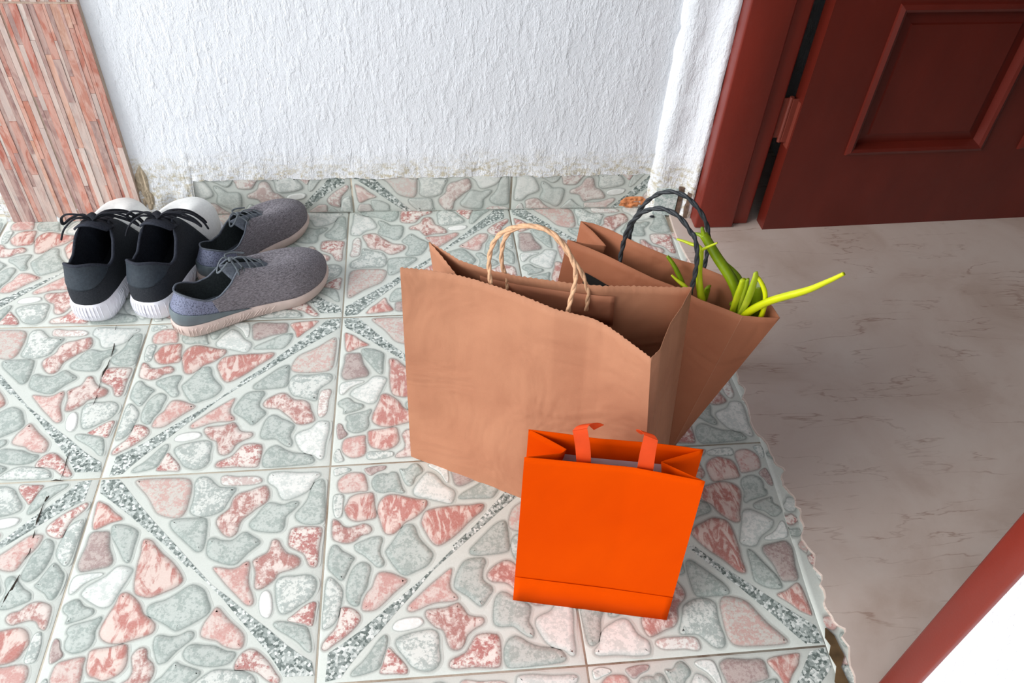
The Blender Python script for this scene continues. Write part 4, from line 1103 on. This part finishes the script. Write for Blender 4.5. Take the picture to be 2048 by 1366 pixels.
    # laces
    def side_pt(x, sg):
        best = min((c for i, c in enumerate(col) if (c.y-bend(c.x))*sg > 0.004), key=lambda c: abs(c.x-x)); return Vector(best)
    parts = []; nl = 5
    for q in range(nl):
        x = THX*(0.95-0.07*q)
        a_ = side_pt(x, -1); b_ = side_pt(x-0.010*k*(1 if q % 2 else 0), 1)
        a_ = a_+Vector((0, -0.006*k, -0.003*k)); b_ = b_+Vector((0, 0.006*k, -0.003*k))
        m_ = (a_+b_)/2+Vector((0, 0, 0.008*k))
        pth = catmull([a_-Vector((0, -0.001, 0.003)), a_.lerp(m_, 0.3)+Vector((0,0,0.003)), m_, b_.lerp(m_, 0.3)+Vector((0,0,0.003)), b_-Vector((0, 0.001, 0.003))], 6)
        parts.append(tube_data(pth, (0.0034 if blk else 0.0023)*k, 8, 0.5))
    def fr3(*pp): return [Vector(p)*k+Vector((0, 0, 0)) for p in pp]
    kx = THX*0.66; kz = eyeH+0.008*k; ky = bend(kx)
    def loop(pp, r=0.0024): parts.append(tube_data(catmull([Vector((kx, ky, kz))+Vector(p)*k*(1.35 if blk else 1.1) for p in pp], 7), r*k*(1.35 if blk else 1.0), 8, 0.55))
    if blk:
        s1 = 1
        loop([(0,0,0),(-.004,.012,.010),(-.006,.028,.012),(-.002,.040,.002),(.004,.044,-.012),(.010,.034,-.006),(.006,.014,.004),(0,0,0)])
        loop([(0,0,0),(.002,-.014,.010),(.006,-.032,.008),(.012,-.046,-.004),(.016,-.052,-.018),(.018,-.040,-.012),(.010,-.016,.002),(0,0,0)])
        loop([(0,0,0),(.006,-.020,.008),(.016,-.040,.002),(.022,-.052,-.014),(.024,-.057,-.028)], 0.0026)
        loop([(0,0,0),(.010,-.016,.008),(.024,-.034,.0),(.032,-.046,-.016),(.035,-.050,-.026)], 0.0026)
        loop([(0,0,0),(-.006,.018,.006),(-.014,.034,-.006),(-.018,.042,-.022)], 0.0024)
        loop([(-.002,-.006,.003),(.002,.0,.007),(.003,.006,.003)], 0.005)
    else:
        loop([(0,0,0),(-.008,.006,.006),(-.018,.004,.0),(-.026,-.004,-.010),(-.020,-.010,-.004),(-.006,-.006,.004)], 0.0020)
        loop([(0,0,0),(.012,-.004,.006),(.030,-.010,.0),(.044,-.020,-.010)], 0.0020)
        loop([(0,0,0),(-.004,.010,.006),(.010,.016,.002),(.028,.012,-.004)], 0.0020)
        loop([(-.001,-.004,.002),(.0,.0,.005),(.001,.005,.002)], 0.0036)
    mesh('laces', *join(parts), M_LACEB if blk else M_LACEG, root, smooth=True)
    if not blk:
        ey = []
        for sg in (-1, 1):
            for q in range(3):
                x = THX*(0.90-0.13*q); c = side_pt(x, sg)
                best = None
                for j in range(NV, NV-7, -1):
                    for i in range(NA):
                        if (G[j][i]-c).length < 0.013*k and (G[j][i]-c).length > 0.009*k and (G[j][i].y-bend(G[j][i].x))*sg > 0: best = G[j][i]; break
                    if best: break
                if best: ey.append(tube_data([best-Vector((0, sg*.001, .001)), best+Vector((0, sg*.0022, .0022))], 0.0022*k, 10))
        for e_ in ey: mesh('eyelet', *e_, M_GREYD, root, smooth=True)
    return root
GB, GG = 'pair of black and white trainers', 'pair of grey trainers'
def deg(a): return math.radians(a)
build_shoe('sneaker', -1, 0.306, 'black', 'black sneaker with white toe and white fluted sole, leftmost, nearest the striped pillar', (-1.287*S, -1.000*S, 0), deg(84.5), GB)
build_shoe('sneaker', 1, 0.306, 'black', 'black sneaker with white toe between the leftmost black shoe and the grey shoes', (-1.000*S, -0.990*S, 0), deg(78), GB)
build_shoe('sneaker', -1, 0.312, 'grey', 'heathered grey sneaker nearest the camera with a blue grey mesh heel and pinkish sole', (-0.845*S, -1.085*S, 0), deg(30), GG)
build_shoe('sneaker', 1, 0.280, 'grey', 'heathered grey sneaker farther back, its toe close to the wall skirting', (-0.762*S, -0.715*S, 0), deg(51), GG)

# ================================================================ small debris
def pebble(name, px, py, r, mat, lab):
    p = at(px, py, 0.004*S); bm = bmesh.new(); bmesh.ops.create_icosphere(bm, subdivisions=2, radius=r)
    for v in bm.verts: v.co = Vector((v.co.x*1.5, v.co.y*0.8, v.co.z*0.6))*(1+0.3*noise.noise(v.co*300))
    me = bpy.data.meshes.new(name); bm.to_mesh(me); bm.free(); me.materials.append(mat)
    for f in me.polygons: f.use_smooth = True
    o = bpy.data.objects.new(name, me); C.objects.link(o); o.location = (p.x, p.y, 0.0018+r*0.55); tag(o, lab, 'debris'); return o
pebble('dirt_crumb', 1304, 435, 0.0042, simple('black_crumb', srgb(28,32,40), 0.6), 'tiny black crumb on the floor at the foot of the white wall corner')
